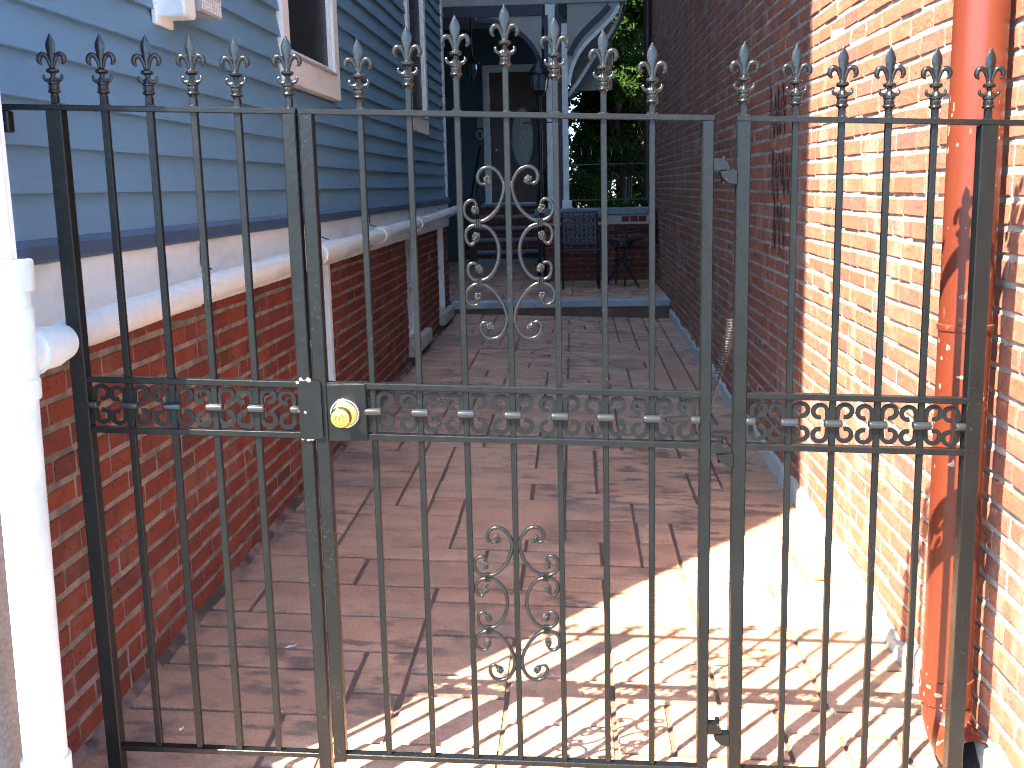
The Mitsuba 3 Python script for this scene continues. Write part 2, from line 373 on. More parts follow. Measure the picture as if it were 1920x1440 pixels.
# ------------------------------------------------------------------ brick building on the right
bb = thing('brick_building', 'tall red brick building with pale mortar forming the right side of the alley', 'building')
YF_R, YB_R = -.62, 11.95
m = MB(); m.box(XR + .0035, XR + 7.0, YF_R + .02, YB_R, -.4, 11.5)
put('wall', m, 'mortar_right', bb)
brickwork(bb, XR, -1, YF_R, YB_R, .0, 4.6, BL_R, BH_R, Z0_R, 'brick_right', .0140)
# parged strip along the foot of the wall, ragged top edge
yy = np.linspace(YF_R, 9.0, 260)
top = .075 + .05 * meshkit.fbm(np.c_[yy * 3.5, yy * 0, yy * 0], 4) + .12 * np.clip(.45 - yy, 0, .6) + .05 * (meshkit.noise(np.c_[yy * 14, yy * 0 + 3, yy * 0]) - .5)
base = np.array([fz(XR, y) for y in yy])
xo = XR - .010 - .006 * meshkit.fbm(np.c_[yy * 9, yy * 0, yy * 0 + 5], 3)
V = np.vstack([np.c_[xo - .006, yy, base - .03], np.c_[xo - .003, yy, base + top * .8], np.c_[np.full_like(yy, XR + .012), yy, base + top]])
n = len(yy); i = np.arange(n - 1)
put('parging', (V, np.vstack([np.c_[i, i + 1, i + 1 + n, i + n], np.c_[i + n, i + n + 1, i + 1 + 2 * n, i + 2 * n]])), 'parging', bb, smooth=40, label='pale cement parging along the foot of the brick wall')
# spray scribble on the shaded bricks
m = MB()
gr_ = np.random.default_rng(4)
for (ya_, z0, n_, h_) in ((3.36, 1.66, 5, .20), (3.30, 1.40, 6, .17), (3.24, 1.13, 4, .19)):
    P = [(-.045 - .085 * (k // 2) - .03 * (k % 2) + gr_.normal(0, .012), (h_ if k % 2 else 0) + gr_.normal(0, .022)) for k in range(2 * n_)]
    y0 = ya_
    c = spline(P, 40)
    ring = LineString(c).buffer(.006, cap_style=1)
    e = plate(ring, .0012)
    v = np.array(e.vertices); m.add(np.c_[XR - .0035 - v[:, 2], y0 + v[:, 0], z0 + v[:, 1]], e.faces)
put('graffiti', m, 'paint_mark', bb, label='faint black spray-paint scribble on the shaded bricks')
# end downpipe of the brick building
dp = thing('downpipe', 'dark brown downpipe at the far end of the brick wall beside the foliage', 'downpipe')
m = MB(); m.tube([(XR - .05, 11.9, z) for z in np.linspace(1.2, 6.5, 6)], .05, 12); put('pipe', m, 'brown_metal', dp, smooth=40)
for z in (1.9, 3.3, 4.7):
    m = MB(); m.tube([(XR - .05, 11.9, z), (XR - .05, 11.9, z + .04)], .056, 12); put('strap', m, 'brown_metal', dp, smooth=40)

# ------------------------------------------------------------------ blue house on the left
bh = thing('blue_house', 'blue clapboard house on a red brick base forming the left side of the alley', 'house')
HF, HB, HT = -.42, 8.55, 10.4
WINS = [(2.42, 3.55, 1.92, 3.75), (6.12, 7.16, 1.90, 3.75)]
m = MB(); m.box(XL - 7, XL - .028, HF, HB, 1.08, HT); put('wall', m, 'siding', bh)
m = MB(); m.box(XL - 7, XL - .0095, HF, HB, -.4, .05)
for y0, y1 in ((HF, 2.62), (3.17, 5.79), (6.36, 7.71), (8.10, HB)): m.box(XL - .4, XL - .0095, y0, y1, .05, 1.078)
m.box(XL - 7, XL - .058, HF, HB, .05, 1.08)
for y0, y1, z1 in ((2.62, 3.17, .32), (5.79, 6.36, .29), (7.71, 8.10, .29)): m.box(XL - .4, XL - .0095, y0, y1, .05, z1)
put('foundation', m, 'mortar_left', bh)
def clap(x, s, a0, a1, z0, z1, along='y', thick=.013):
    """one clapboard: thick butt at the bottom, feathered at the top"""
    prof = np.array([[-.012, z0], [thick, z0], [thick - .0002, z0 + .003], [.0015, z1 + .012], [-.012, z1 + .012]])
    V = []
    for a in (a0, a1):
        for px, pz in prof: V.append((x + s * px, a, pz) if along == 'y' else (a, x + s * px, pz))
    F = [[k, (k + 1) % 5, 5 + (k + 1) % 5, 5 + k] for k in range(5)]
    Ft = [[0, 1, 2], [0, 2, 3], [0, 3, 4], [5, 7, 6], [5, 8, 7], [5, 9, 8]]
    F = np.array(F); F = np.vstack([F[:, [0, 1, 2]], F[:, [0, 2, 3]], Ft]); return np.array(V), F
PITCH_S = .1075
nb = int((6.6 - 1.352) / PITCH_S)
for k in range(nb):
    z0 = 1.352 + k * PITCH_S; z1 = z0 + PITCH_S
    spans = [(HF + .1, HB - .12)]
    for (a, b, c, d) in WINS:
        if z1 > c and z0 < d:
            spans = [q for (s0, s1) in spans for q in ((s0, min(s1, a)), (max(s0, b), s1)) if q[1] - q[0] > .05]
    for s0, s1 in spans:
        put('siding_board', clap(XL - .01, 1, s0, s1, z0 + rng.normal(0, .0008), z1, thick=.0205 + rng.normal(0, .0008)), 'siding', bh)
m = MB()
for k in range(nb, int((HT - 1.352) / PITCH_S)):
    z0 = 1.352 + k * PITCH_S; m.add(*clap(XL - .01, 1, HF + .1, HB - .12, z0, z0 + PITCH_S))
put('upper_siding', m, 'siding', bh)
m = MB()
for x0, x1, y0, y1 in ((XL - .03, XL + .012, HB - .12, HB + .012), (XL - .14, XL - .03, HB + .0005, HB + .012)): m.box(x0, x1, y0, y1, 1.36, HT)
put('corner_board', m, 'white_paint', bh)
m = MB(); m.box(XL - .03, XL + .012, HF - .012, HF + .1, 1.36, HT); m.box(XL - .14, XL - .03, HF - .012, HF - .0005, 1.36, HT); put('corner_board', m, 'white_paint', bh)
m = MB(); m.add(*prism([(XL - .03, 0), (XL + .024, 0), (XL + .030, .006), (XL + .030, .040), (XL + .006, .058), (XL - .03, .058)], 0, 1))
V, F = m.mesh(); V = np.c_[V[:, 0], HF - .01 + V[:, 2] * (HB - HF + .03), 1.298 + V[:, 1]]
put('water_table', (V, F), 'navy', bh, label='dark navy trim board under the blue siding')
put('fascia_board', cbox(XL - .03, XL + .008, HF - .005, HB + .006, 1.078, 1.297, .003), 'fascia_paint', bh, label='pale painted board between siding and brick')
BW = [(2.62, 3.17, .32, 1.078), (5.79, 6.36, .29, 1.078), (7.71, 8.10, .29, 1.078)]
XB = XL - .006
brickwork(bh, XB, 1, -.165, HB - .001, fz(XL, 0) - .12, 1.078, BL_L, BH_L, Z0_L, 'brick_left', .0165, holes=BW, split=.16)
m = MB()
ya = np.linspace(HF, -.17, 12); za = np.linspace(-.1, 1.078, 30)
Y, Z = np.meshgrid(ya, za); X = XB + .012 + .012 * meshkit.fbm(np.stack([Y * 9, Z * 9, Y * 0], -1), 4)
idx = np.arange(Y.size).reshape(Y.shape)
m.add(np.stack([X, Y, Z], -1).reshape(-1, 3), np.stack([idx[:-1, :-1], idx[:-1, 1:], idx[1:, 1:], idx[1:, :-1]], -1).reshape(-1, 4))
m.box(XB - .05, XB + .008, -.175, -.166, -.1, 1.078)
put('corner_pier', m, 'concrete', bh, smooth=50, label='rough grey cement corner behind the white pipe')
yy = np.linspace(HF, 8.98, 300)
w_ = .004 + .024 * meshkit.fbm(np.c_[yy * 6, yy * 0, yy * 0], 4); h_ = .006 + .034 * meshkit.fbm(np.c_[yy * 5, yy * 0 + 7, yy * 0], 4)
b_ = np.array([fz(XL, q) for q in yy])
V = np.vstack([np.c_[XB + .012 + w_, yy, b_ - .008], np.c_[XB + .010 + w_ * .3, yy, b_ + h_ * .55], np.c_[np.full_like(yy, XB - .004), yy, b_ + h_]])
n = len(yy); i = np.arange(n - 1)
put('base_fillet', (V, np.vstack([np.c_[i, i + 1, i + 1 + n, i + n], np.c_[i + n, i + n + 1, i + 1 + 2 * n, i + 2 * n]])), 'grime', bh, smooth=50, label='crumbly grey mortar fillet along the foot of the brick base')
put('eave', MB().box(XL - .6, XL + .38, HF - .3, HB + .3, HT, HT + .18), 'white_paint', bh)
for wi, (a, b, c, d) in enumerate(WINS):
    w = put('window', MB().box(XL - .03, XL - .012, a + .1, b - .1, c + .12, d - .1), 'screen', bh, label=['dark window with white casing nearest the gate', 'narrow-looking dark window with white casing further down the siding'][wi])
    for y0, y1, z0, z1 in ((a, a + .105, c, d), (b - .105, b, c, d), (a + .105, b - .105, c, c + .125), (a + .105, b - .105, d - .11, d)):
        put('casing', cbox(XL - .03, XL + .024, y0, y1, z0, z1, .003), 'white_paint', w)
    for y0, y1, z0, z1 in ((a + .105, a + .128, c + .125, d - .11), (b - .128, b - .105, c + .125, d - .11), (a + .128, b - .128, c + .125, c + .155)):
        put('sash', cbox(XL - .025, XL + .010, y0, y1, z0, z1, .002), 'white_paint', w)
    put('sill', cbox(XL - .02, XL + .034, a + .102, b - .102, c + .118, c + .132, .003), 'trim_grey', w)
    put('pane', MB().box(XL - .012, XL - .009, a + .128, b - .128, c + .155, d - .11), 'glass_dark', w)
for wi, (a, b, c, d) in enumerate(BW):
    w = put('basement_window', MB().box(XB - .052, XB - .045, a, b, c, d), 'dim_pane', bh, label=['basement window in the brick base nearest the gate', 'middle basement window above a concrete sill', 'farthest basement window beside the stone step'][wi])
    for y0, y1 in ((a, a + .045), (b - .05, b)):
        put('frame', cbox(XB - .052, XB - .004 + .012 * (y0 > a), y0, y1, c, d, .003), 'white_paint', w)
    put('frame', cbox(XB - .05, XB - .006, a + .045, b - .05, c, c + .04, .003), 'white_paint', w)
    put('frame', cbox(XB - .047, XB - .018, a + .045, b - .05, (c + d) / 2, (c + d) / 2 + .03, .003), 'white_paint', w)
    put('sill', cbox(XB - .05, XB + .055 - .05 * (wi == 0), a - .04, b + (.36 if wi else .04), c - .11, c, .008), 'concrete', w)

# ------------------------------------------------------------------ white drain pipe
PR = .0445
pp = thing('drain_pipe', 'white plastic drain pipe standing by the left house and running back along its pale board', 'pipe')
def px(z): return -1.108 + .020 * z
PY = -.30
m = MB(); m.tube([(px(z), PY, z) for z in np.linspace(-.05, 1.30, 8)], PR, 28); put('standpipe', m, 'pvc', pp, smooth=40)
def hub(z0, z1, r0=PR + .0065, chamf=.012):
    pr_ = [(PR, z0 - .001), (r0 - .002, z0), (r0, z0 + .003), (r0, z1 - .003), (r0 - .002, z1), (PR, z1 + .001)]
    V, F = lathe(pr_, 28); V = V + np.c_[px(V[:, 2]), np.full(len(V), PY), np.zeros(len(V))]; return V, F
put('hub', hub(1.050, 1.092), 'pvc', pp, smooth=35)
put('hub', hub(1.092, 1.235, PR + .0045), 'pvc', pp, smooth=35)
put('hub', hub(1.268, 1.330, PR + .010), 'pvc', pp, smooth=35)
put('hub', hub(.20, .275), 'pvc', pp, smooth=35)
pm = np.array([(px(1.14) , PY, 1.135), (px(1.14) - .004, PY + .04, 1.136), (-1.092, -.20, 1.136), (-1.10, -.10, 1.13), (-1.122, .02, 1.133), (-1.13, .155, 1.136), (-1.13, 1.165, 1.155), (-1.13, 2.8, 1.167), (-1.13, 6.68, 1.202), (-1.13, 8.62, 1.234)])
run = np.vstack([spline(pm[:6], 30), pm[6:]])
put('run', tubem(run, PR - .003, 24), 'pvc', pp, smooth=40)
def collar_on(y0, y1, r):
    t = np.array([[np.interp(y, run[:, 1], run[:, k]) for k in range(3)] for y in np.linspace(y0, y1, 6)])
    return tubem(t, r, 24)
put('tee_branch', collar_on(PY + .02, -.235, PR + .003), 'pvc', pp, smooth=40)
put('tee_rim', collar_on(-.235, -.215, PR + .008), 'pvc', pp, smooth=40)
put('coupling', collar_on(-.215, -.115, PR + .0015), 'pvc', pp, smooth=40)
for a, b in ((2.55, 2.98), (4.15, 4.30), (5.75, 5.90)): put('coupling', collar_on(a, b, PR + .0055), 'pvc', pp, smooth=40)
for y in (1.18, 2.93, 4.25, 5.9, 7.5):
    z = float(np.interp(y, run[:, 1], run[:, 2]))
    put('strap', tubem([(XL + .012, y + .03, z + .125), (XL + .013, y + .02, z + .075), (XL + .018, y + .004, z + .060), (-1.165, y, z + .046)], .003, 6), 'black_metal', pp, smooth=True)
    put('strap', tubem([(-1.17, y, z - .045), (XL + .012, y, z - .075)], .003, 6), 'black_metal', pp, smooth=True)
# ribbed flat downspout that drops into the pipe
ds = thing('downspout', 'ribbed pale downspout dropping into the top of the white drain pipe', 'downspout')
sec = []
for k in range(24):
    a = k / 24 * 2 * np.pi; r = .037 + .0025 * (k % 2)
    sec.append((r * np.cos(a), r * np.sin(a)))
V, F = prism(np.array(sec), 1.20, 9.0); V = V + np.c_[px(np.minimum(V[:, 2], 1.3)) - .012, np.full(len(V), PY), np.zeros(len(V))]
put('pipe', (V, F), 'rib_white', ds)
put('bracket', MB().box(XL - .01, px(1.3) + .03, PY - .01, PY + .01, 2.2, 2.23), 'rib_white', ds)

# ------------------------------------------------------------------ utility box and dryer vent on the siding
ub = thing('utility_box', 'white utility box fixed to the blue siding beside the vent hood', 'box')
put('housing', cbox(XL, XL + .098, .975, 1.075, 1.978, 2.33, .006), 'white_paint', ub)
put('backplate', cbox(XL, XL + .016, .955, 1.10, 1.955, 2.36, .003), 'white_paint', ub)
vt = thing('vent_hood', 'small grey vent hood with a mesh front on the blue siding', 'vent')
P = [(0, -.03), (.13, -.045), (.135, .035), (.10, .14), (0, .17)]
V, F = prism(np.array(P) * [.8, 1], 1.10, 1.30); V = np.c_[XL + .002 + V[:, 0], V[:, 2], 2.055 + V[:, 1]]
put('hood', (V, F), 'trim_grey', vt)
m = MB()
for y in np.linspace(1.11, 1.29, 11): m.box(XL + .106, XL + .109, y - .0015, y + .0015, 2.018, 2.084)
for z in np.linspace(2.02, 2.08, 6): m.box(XL + .1055, XL + .1085, 1.105, 1.295, z - .001, z + .001)
put('mesh_front', m, 'white_paint', vt)

# ================================================================== iron fence and gate (gate frame: u along, t away from the camera, z up)
PHI = math.radians(.905)
SL = -.0402
def G(P):
    P = np.asarray(P, float)
    return np.stack([P[..., 0] * math.cos(PHI) - P[..., 1] * math.sin(PHI), P[..., 0] * math.sin(PHI) + P[..., 1] * math.cos(PHI), P[..., 2]], -1)
def gput(name, VF, m, parent, **k):
    if isinstance(VF, MB): VF = VF.mesh()
    return put(name, (G(VF[0]), VF[1]), m, parent, **k)
def GT(u, t, z): 
    p = G(np.array([u, t, z])); return T().translate(p.tolist()).rotate([0, 0, 1], math.degrees(PHI))
def ztop(u): return 1.5964 + SL * u
def zmu(u): return 1.0074 - .007 + SL * u            # centre of the upper middle rail
def zml(u): return .8774 + .007 + SL * u             # centre of the lower middle rail
def zbt(u): return .1001 + SL * u
def finial_mesh():
    m = MB()
    m.add(*lathe([(.0001, -.004), (.0072, -.004), (.0076, .002), (.0095, .0045), (.0126, .0062), (.0134, .0088), (.0122, .0112), (.0104, .0124), (.0108, .0132), (.0112, .018), (.0104, .0222), (.0112, .0232), (.0126, .0246), (.0127, .0268), (.0112, .0284), (.0082, .0316), (.0058, .037), (.0046, .042), (.0058, .0446), (.0062, .0458), (.0108, .0474), (.0132, .0497), (.0134, .0532), (.0112, .0558), (.0065, .0572), (.0045, .06)], 20))
    Z = np.array([.056, .062, .070, .080, .090, .098, .104, .110, .116, .122, .127, .1295]); W = np.array([.0048, .0047, .0052, .0070, .0092, .0108, .0113, .0103, .0080, .0046, .0020, .0003]); D = np.array([.0042, .0042, .0042, .0044, .0045, .0044, .0042, .0038, .003, .0021, .0012, .0003])
    ang = np.arange(8) * np.pi / 4
    V = np.concatenate([np.c_[np.sign(np.cos(ang)) * np.abs(np.cos(ang)) ** 1.25 * w, np.sign(np.sin(ang)) * np.abs(np.sin(ang)) ** 1.25 * d_, np.full(8, z)] for z, w, d_ in zip(Z, W, D)])
    i, j = np.meshgrid(np.arange(len(Z) - 1), np.arange(8), indexing='ij')
    F = np.stack([i * 8 + j, i * 8 + (j + 1) % 8, (i + 1) * 8 + (j + 1) % 8, (i + 1) * 8 + j], -1).reshape(-1, 4)
    m.add(V, F)
    for s in (-1, 1):
        c = spline([(.0035, .0565), (.0052, .0665), (.0085, .0770), (.0135, .0845), (.0196, .0862), (.0252, .0828), (.0274, .0752), (.0256, .0686), (.0218, .0662)], 30)
        r = np.interp(np.linspace(0, 1, 30), [0, .3, .6, .85, 1], [.0028, .0042, .0058, .0054, .0024])
        m.add(*tubem(np.c_[s * c[:, 0], 0 * c[:, 0], c[:, 1]], r, 10))
        c = spline([(.0035, .0385), (.0065, .0335), (.0115, .0315), (.0170, .0335), (.0200, .0385), (.0192, .0425), (.0178, .0438)], 18)
        r = np.interp(np.linspace(0, 1, 18), [0, .5, .85, 1], [.0036, .0042, .0032, .0014])
        m.add(*tubem(np.c_[s * c[:, 0], 0 * c[:, 0], c[:, 1]], r, 8))
        for k in (-1, 0, 1): m.add(*ball((k * .0052, s * .0102, .0182), np.array([.0017, .0022, .0034]), 5))
        m.add(*tubem([(0, s * .0095, .026), (0, s * .0085, .031), (0, s * .0055, .038), (0, s * .004, .042)], [.0026, .003, .002, .0012], 6))
    return m.mesh()
FIN = finial_mesh()
fin_plies = [mikit.ply(FIN, 'mat_cast_iron', smooth=38)]
def weld(u, z, w=.013, d=.013):
    m = MB()
    for k in range(7):
        a = k / 7 * 2 * np.pi + .3
        m.add(*ball((u + .55 * w * np.cos(a), .5 * d * np.sin(a), z + rng.normal(0, .0006)), np.array([.0045, .0045, .0034]) * (1 + .25 * rng.normal()), 5))
    return m
BAND_Z = lambda u: (zmu(u) + zml(u)) / 2
def cscroll(side):
    """flat scroll beside a picket: both ends curl away from it"""
    pts = [(.0104, 0), (.0106, .012)]
    for a in np.linspace(180, -180, 34):
        r = .0170 - .0058 * (180 - a) / 360; cx, cz = .0282, .0258
        pts.append((cx + r * np.cos(np.radians(a)) * 1.0, cz + r * np.sin(np.radians(a))))
        if a < -100: break
    up = np.array(pts); dn = up[::-1] * [1, -1]
    c = np.vstack([dn[:-1], up])
    poly = LineString(c).buffer(.0048, cap_style=2, join_style=1).simplify(.0002)
    e = plate(poly, .006); v = np.array(e.vertices)
    return np.c_[side * v[:, 0], v[:, 2] - .003, v[:, 1]], np.array(e.faces)
SCROLL = {s: mikit.ply((cscroll(s)), 'mat_iron', smooth=30) for s in (-1, 1)}
def collar_mesh(L):
    h = L / 2
    V, F = lathe([(.0001, -h), (.0052, -h), (.0080, -h + .0014), (.0091, -h + .0038), (.0093, 0), (.0091, h - .0038), (.0080, h - .0014), (.0052, h), (.0001, h)], 18, axis='x')
    m = MB(); m.add(V * [1, 1.0, 1.0] + [0, -.0095, 0], F); m.add(*cbox(-h * .82, h * .82, -.010, .0105, -.0062, .0062, .0015)); return m.mesh()
mat('collar_iron', pr((.014, .016, .018), .2, specular=.55, clearcoat=.55, clearcoat_gloss=.9))
COLLAR = mikit.ply(collar_mesh(.040), 'mat_collar_iron', smooth=40)
HALF = mikit.ply(collar_mesh(.023), 'mat_collar_iron', smooth=40)
def picket(parent, u, ztip, w=.0132, name='picket', z_lo=None, d=None):
    """a square bar, its top through the rail when ztip is given, with a cast finial"""
    zlo = zbt(u) if z_lo is None else z_lo
    zf = ztip - .1295
    m = MB()
    if name == 'post':
        m.add(*prism(rsec(w, d or w, .002) + [u, 0], zlo, ztop(u) - .006)); m.add(*prism(rsec(.014, .014, .0015) + [u, 0], ztop(u) - .006, zf))
    else:
        m.add(*prism(rsec(w, w, .0014) + [u, 0], zlo, zf))
    k = gput(name, m, 'iron', parent, smooth=False)
    put('finial', None, None, k, like=fin_plies[0], at=GT(u, 0, zf))
    gput('weld', weld(u, ztop(u) + .006), 'cast_iron', k, smooth=40)
    return k
def rail(parent, u0, u1, zf, h, t=.024, name='rail', t0=0.0):
    P = [(u, t0, zf(u)) for u in (u0, u1)]
    return gput(name, barm(P[0], P[1], t, h), 'iron', parent)
def band(parent, bars, ends):
    for u in bars:
        put('collar', None, None, parent, like=COLLAR, at=GT(u, 0, BAND_Z(u)))
        for s in (-1, 1): put('scroll', None, None, parent, like=SCROLL[s], at=GT(u, -.001, BAND_Z(u)))
    for u, s in ends:
        put('collar', None, None, parent, like=HALF, at=GT(u + s * .004, 0, BAND_Z(u)))
        put('scroll', None, None, parent, like=SCROLL[s], at=GT(u - s * .004, -.001, BAND_Z(u)))

TIP = dict(pL=(-1.0798, .1553), b2=(-.9722, .1556), b3=(-.8731, .1546), b4=(-.777, .1558), b5=(-.682, .1528), p6=(-.5697, .1575), g1=(-.4172, .1529), g2=(-.3116, .1802), g3=(-.2083, .2031), g4=(-.1034, .2258), g5=(.0014, .2024),
           g6=(.1038, .1779), g7=(.2068, .1535), pR=(.3995, .1581), r1=(.5088, .1541), r2=(.6049, .1511), r3=(.7024, .1513), r4=(.7984, .1516), pZ=(.9085, .1531))
U = {k: v[0] for k, v in TIP.items()}
def tipz(k): return ztop(U[k]) + TIP[k][1]
# left fixed panel
fl = thing('iron_fence_panel', 'black iron fence panel left of the gate, its left side in shade', 'fence', 'fixed fence panels beside the gate')
picket(fl, U['pL'], tipz('pL'), .034, 'post', -.02, .034)
for k in ('b2', 'b3', 'b4', 'b5'): picket(fl, U[k], tipz(k), .0145)
picket(fl, U['p6'], tipz('p6'), .029, 'post', -.02, .030)
rail(fl, -1.212, U['p6'] + .0145, ztop, .0115, .026)
for f_ in (zmu, zml): rail(fl, U['pL'] + .017, U['p6'] - .0145, f_, .0135)
rail(fl, U['pL'] + .017, U['p6'] - .0145, zbt, .0125)
band(fl, [U[k] for k in ('b2', 'b3', 'b4', 'b5')], [(U['pL'] + .021, 1), (U['p6'] - .020, -1)])
gput('wall_tab', MB().add(*cbox(-1.199, -1.183, -.012, .018, 1.59, ztop(-1.19) - .007, .003)), 'iron', fl, label='small black bracket holding the top rail to the left wall')
poly = sbox(-.0255, -.066, .0255, .066).buffer(-.007).buffer(.007)
e = plate(poly, .005); v = np.array(e.vertices); gput('strike_plate', (np.c_[v[:, 0] - .556, -.0225 + v[:, 2], v[:, 1] + .9655 + .002], e.faces), 'iron', fl, smooth=35, label='rounded black cover plate over the latch gap')
m = MB()
for z in (1.0335, .9665, .900):
    for k in range(5): m.add(*ball((-.580 + k * .006 + rng.normal(0, .001), -.018 + rng.normal(0, .002), z + rng.normal(0, .003)), np.array([.005, .004, .004]) * (1 + .2 * rng.normal()), 5))
gput('weld', m, 'chrome', fl, smooth=40, kind='stuff', label='silvery weld blobs on the edge of the cover plate')
# right fixed panel
fr = thing('iron_fence_panel', 'black iron fence panel right of the gate in front of the sunlit brick', 'fence', 'fixed fence panels beside the gate')
picket(fr, U['pR'], tipz('pR'), .029, 'post', -.06, .030)
for k in ('r1', 'r2', 'r3', 'r4'): picket(fr, U[k], tipz(k), .0132)
picket(fr, U['pZ'], tipz('pZ'), .034, 'post', -.08, .034)
rail(fr, U['pR'] - .0145, 1.036, ztop, .0115, .026)
for f_ in (zmu, zml): rail(fr, U['pR'] + .0145, U['pZ'] - .017, f_, .0135)
rail(fr, U['pR'] + .0145, U['pZ'] - .017, zbt, .0125)
band(fr, [U[k] for k in ('r1', 'r2', 'r3', 'r4')], [(U['pR'] + .020, 1), (U['pZ'] - .022, -1)])
# the gate
gt = thing('iron_gate', 'black iron gate with arched finials, scrollwork and a brass knob', 'gate')
gl, gr = -.5333, .3242
for u, w in ((gl, .029), (gr, .0245)):
    gput('stile', MB().add(*prism(rsec(w, .030, .002) + [u, 0], zbt(u) - .012, ztop(u) - .006)), 'iron', gt)
rail(gt, gl - .0145, gr + .0122, ztop, .0115, .026)
for f_ in (zmu, zml): rail(gt, gl + .0145, gr - .0122, f_, .0135)
rail(gt, gl + .0145, gr - .0122, zbt, .0125)
gp = ['g1', 'g2', 'g3', 'g4', 'g5', 'g6', 'g7']
for k in gp: picket(gt, U[k], tipz(k))
band(gt, [U[k] for k in gp], [(gr - .018, -1)])
lk = gput('lock_box', cbox(-.5188, -.4305, -.017, .024, .8935, 1.0245, .002), 'iron', gt, label='black lock box on the left edge of the gate')
# scroll ornaments
C1 = [(-.0470, .0085), (-0.0535, 0.0059), (-0.0613, 0.0092), (-0.065, 0.0178), (-0.062, 0.0307), (-0.0526, 0.0396), (-0.0406, 0.0414), (-0.0276, 0.0364), (-0.016, 0.0232), (-0.0098, 0.0088), (-0.0088, -0.0055), (-0.0132, -0.0236), (-0.0243, -0.0469), (-0.0407, -0.0636), (-0.0569, -0.0728), (-0.073, -0.0738), (-0.0887, -0.0665), (-0.0963, -0.0533), (-0.0954, -0.0402), (-0.0876, -0.0299), (-0.077, -0.028), (-0.0710, -0.0335), (-0.0705, -0.0405)]
C2 = [(-.0735, -.1125), (-0.0769, -0.119), (-0.0837, -0.1232), (-0.0915, -0.1166), (-0.0946, -0.1033), (-0.0907, -0.0902), (-0.0785, -0.082), (-0.0638, -0.0810), (-0.0466, -0.0872), (-0.0337, -0.1006), (-0.0248, -0.1206), (-0.0227, -0.1445), (-0.0273, -0.1671), (-0.0385, -0.1869), (-0.0523, -0.1985), (-0.0672, -0.2020), (-0.0793, -0.2000), (-0.0884, -0.1913), (-0.0914, -0.1765), (-0.0876, -0.1659), (-0.0795, -0.1634), (-0.0720, -0.1680)]
C3 = [(-.0708, -.2465), (-0.0735, -0.2545), (-0.0835, -0.2565), (-0.0941, -0.249), (-0.0970, -0.2368), (-0.0935, -0.2221), (-0.0822, -0.2125), (-0.0673, -0.2091), (-0.05, -0.2148), (-0.0342, -0.2286), (-0.0205, -0.2487), (-0.0115, -0.2690), (-0.0086, -0.2860), (-0.011, -0.3025), (-0.0174, -0.3164), (-0.0284, -0.3272), (-0.0433, -0.3312), (-0.0563, -0.3273), (-0.0651, -0.3156), (-0.0672, -0.3033), (-0.0625, -0.2955), (-0.0550, -0.2945), (-.0490, -.2985)]
BEADS = [((-.0435, .0140), (-.47, .88)), ((-.0722, -.0485), (.1, -1)), ((-.0718, -.1060), (.25, .97)), ((-.0673, -.1765), (.4, -.9)), ((-.0705, -.2385), (0, 1)), ((-.0440, -.3050), (.6, -.8))]
def bead_mesh():
    m = MB(); m.add(*ball((0, 0, 0), np.array([.0058, .0058, .0092]), 8))
    for a in range(5):
        zc = -.0072 + a * .0036; rr = .0066 * math.sqrt(max(0, 1 - (zc / .0102) ** 2))
        nb_ = 6 if rr > .003 else 3
        for k in range(nb_):
            an = (k + .5 * (a % 2)) / nb_ * 2 * np.pi
            m.add(*ball((rr * np.cos(an), rr * np.sin(an), zc), np.array([.0024] * 3), 5))
    return m.mesh()
BEAD = bead_mesh()
u0 = U['g4']
for oz in (1.45, 1.45 - .808):
    for s in (-1, 1):
        for C in (C1, C2, C3):
            c = spline(C, 90)
            r = np.interp(np.linspace(0, 1, 90), [0, .08, .92, 1], [.0032, .0044, .0044, .0032])
            gput('ornament_scroll', tubem(np.c_[u0 - s * c[:, 0], np.full(90, -.001), oz + c[:, 1]], r, 10), 'cast_iron', gt, smooth=True)
        for (b, d) in BEADS:
            d = np.array([-s * d[0], 0, d[1]], float); d /= np.linalg.norm(d)
            a = np.cross(d, [0, 1, 0]); R = np.stack([a, np.array([0, 1.0, 0]), d], 1)
            gput('berry_bead', (BEAD[0] @ R.T * 1.0 + [u0 - s * b[0], -.001, oz + b[1]], BEAD[1]), 'cast_iron', gt, smooth=40)
        for (cu, cz) in ((-.0674, -.0778), (-.0672, -.2055)):
            m = MB()
            for k, w in ((-1, .0075), (0, .0062), (1, .0075)):
                m.add(*cbox(u0 - s * cu + k * .0045 - .0021, u0 - s * cu + k * .0045 + .0021, -.0075 - .0012 * abs(k), .0055 + .0012 * abs(k), oz + cz - .0098, oz + cz + .0098, .0013))
            gput('ornament_clip', m, 'cast_iron', gt)
        m = MB()
        for (cu, cz) in ((-.0075, .002), (-.0072, -.289)):
            for k in range(3): m.add(*ball((u0 - s * cu + rng.normal(0, .001), -.002, oz + cz + (k - 1) * .005), np.array([.0042, .004, .0045]), 5))
        for (cu, cz) in ((-.0985, -.052), (-.099, -.2385)): m.add(*ball((u0 - s * cu, 0, oz + cz), np.array([.005, .004, .0075]), 5))
        gput('weld', m, 'cast_iron', gt, smooth=40, kind='stuff')
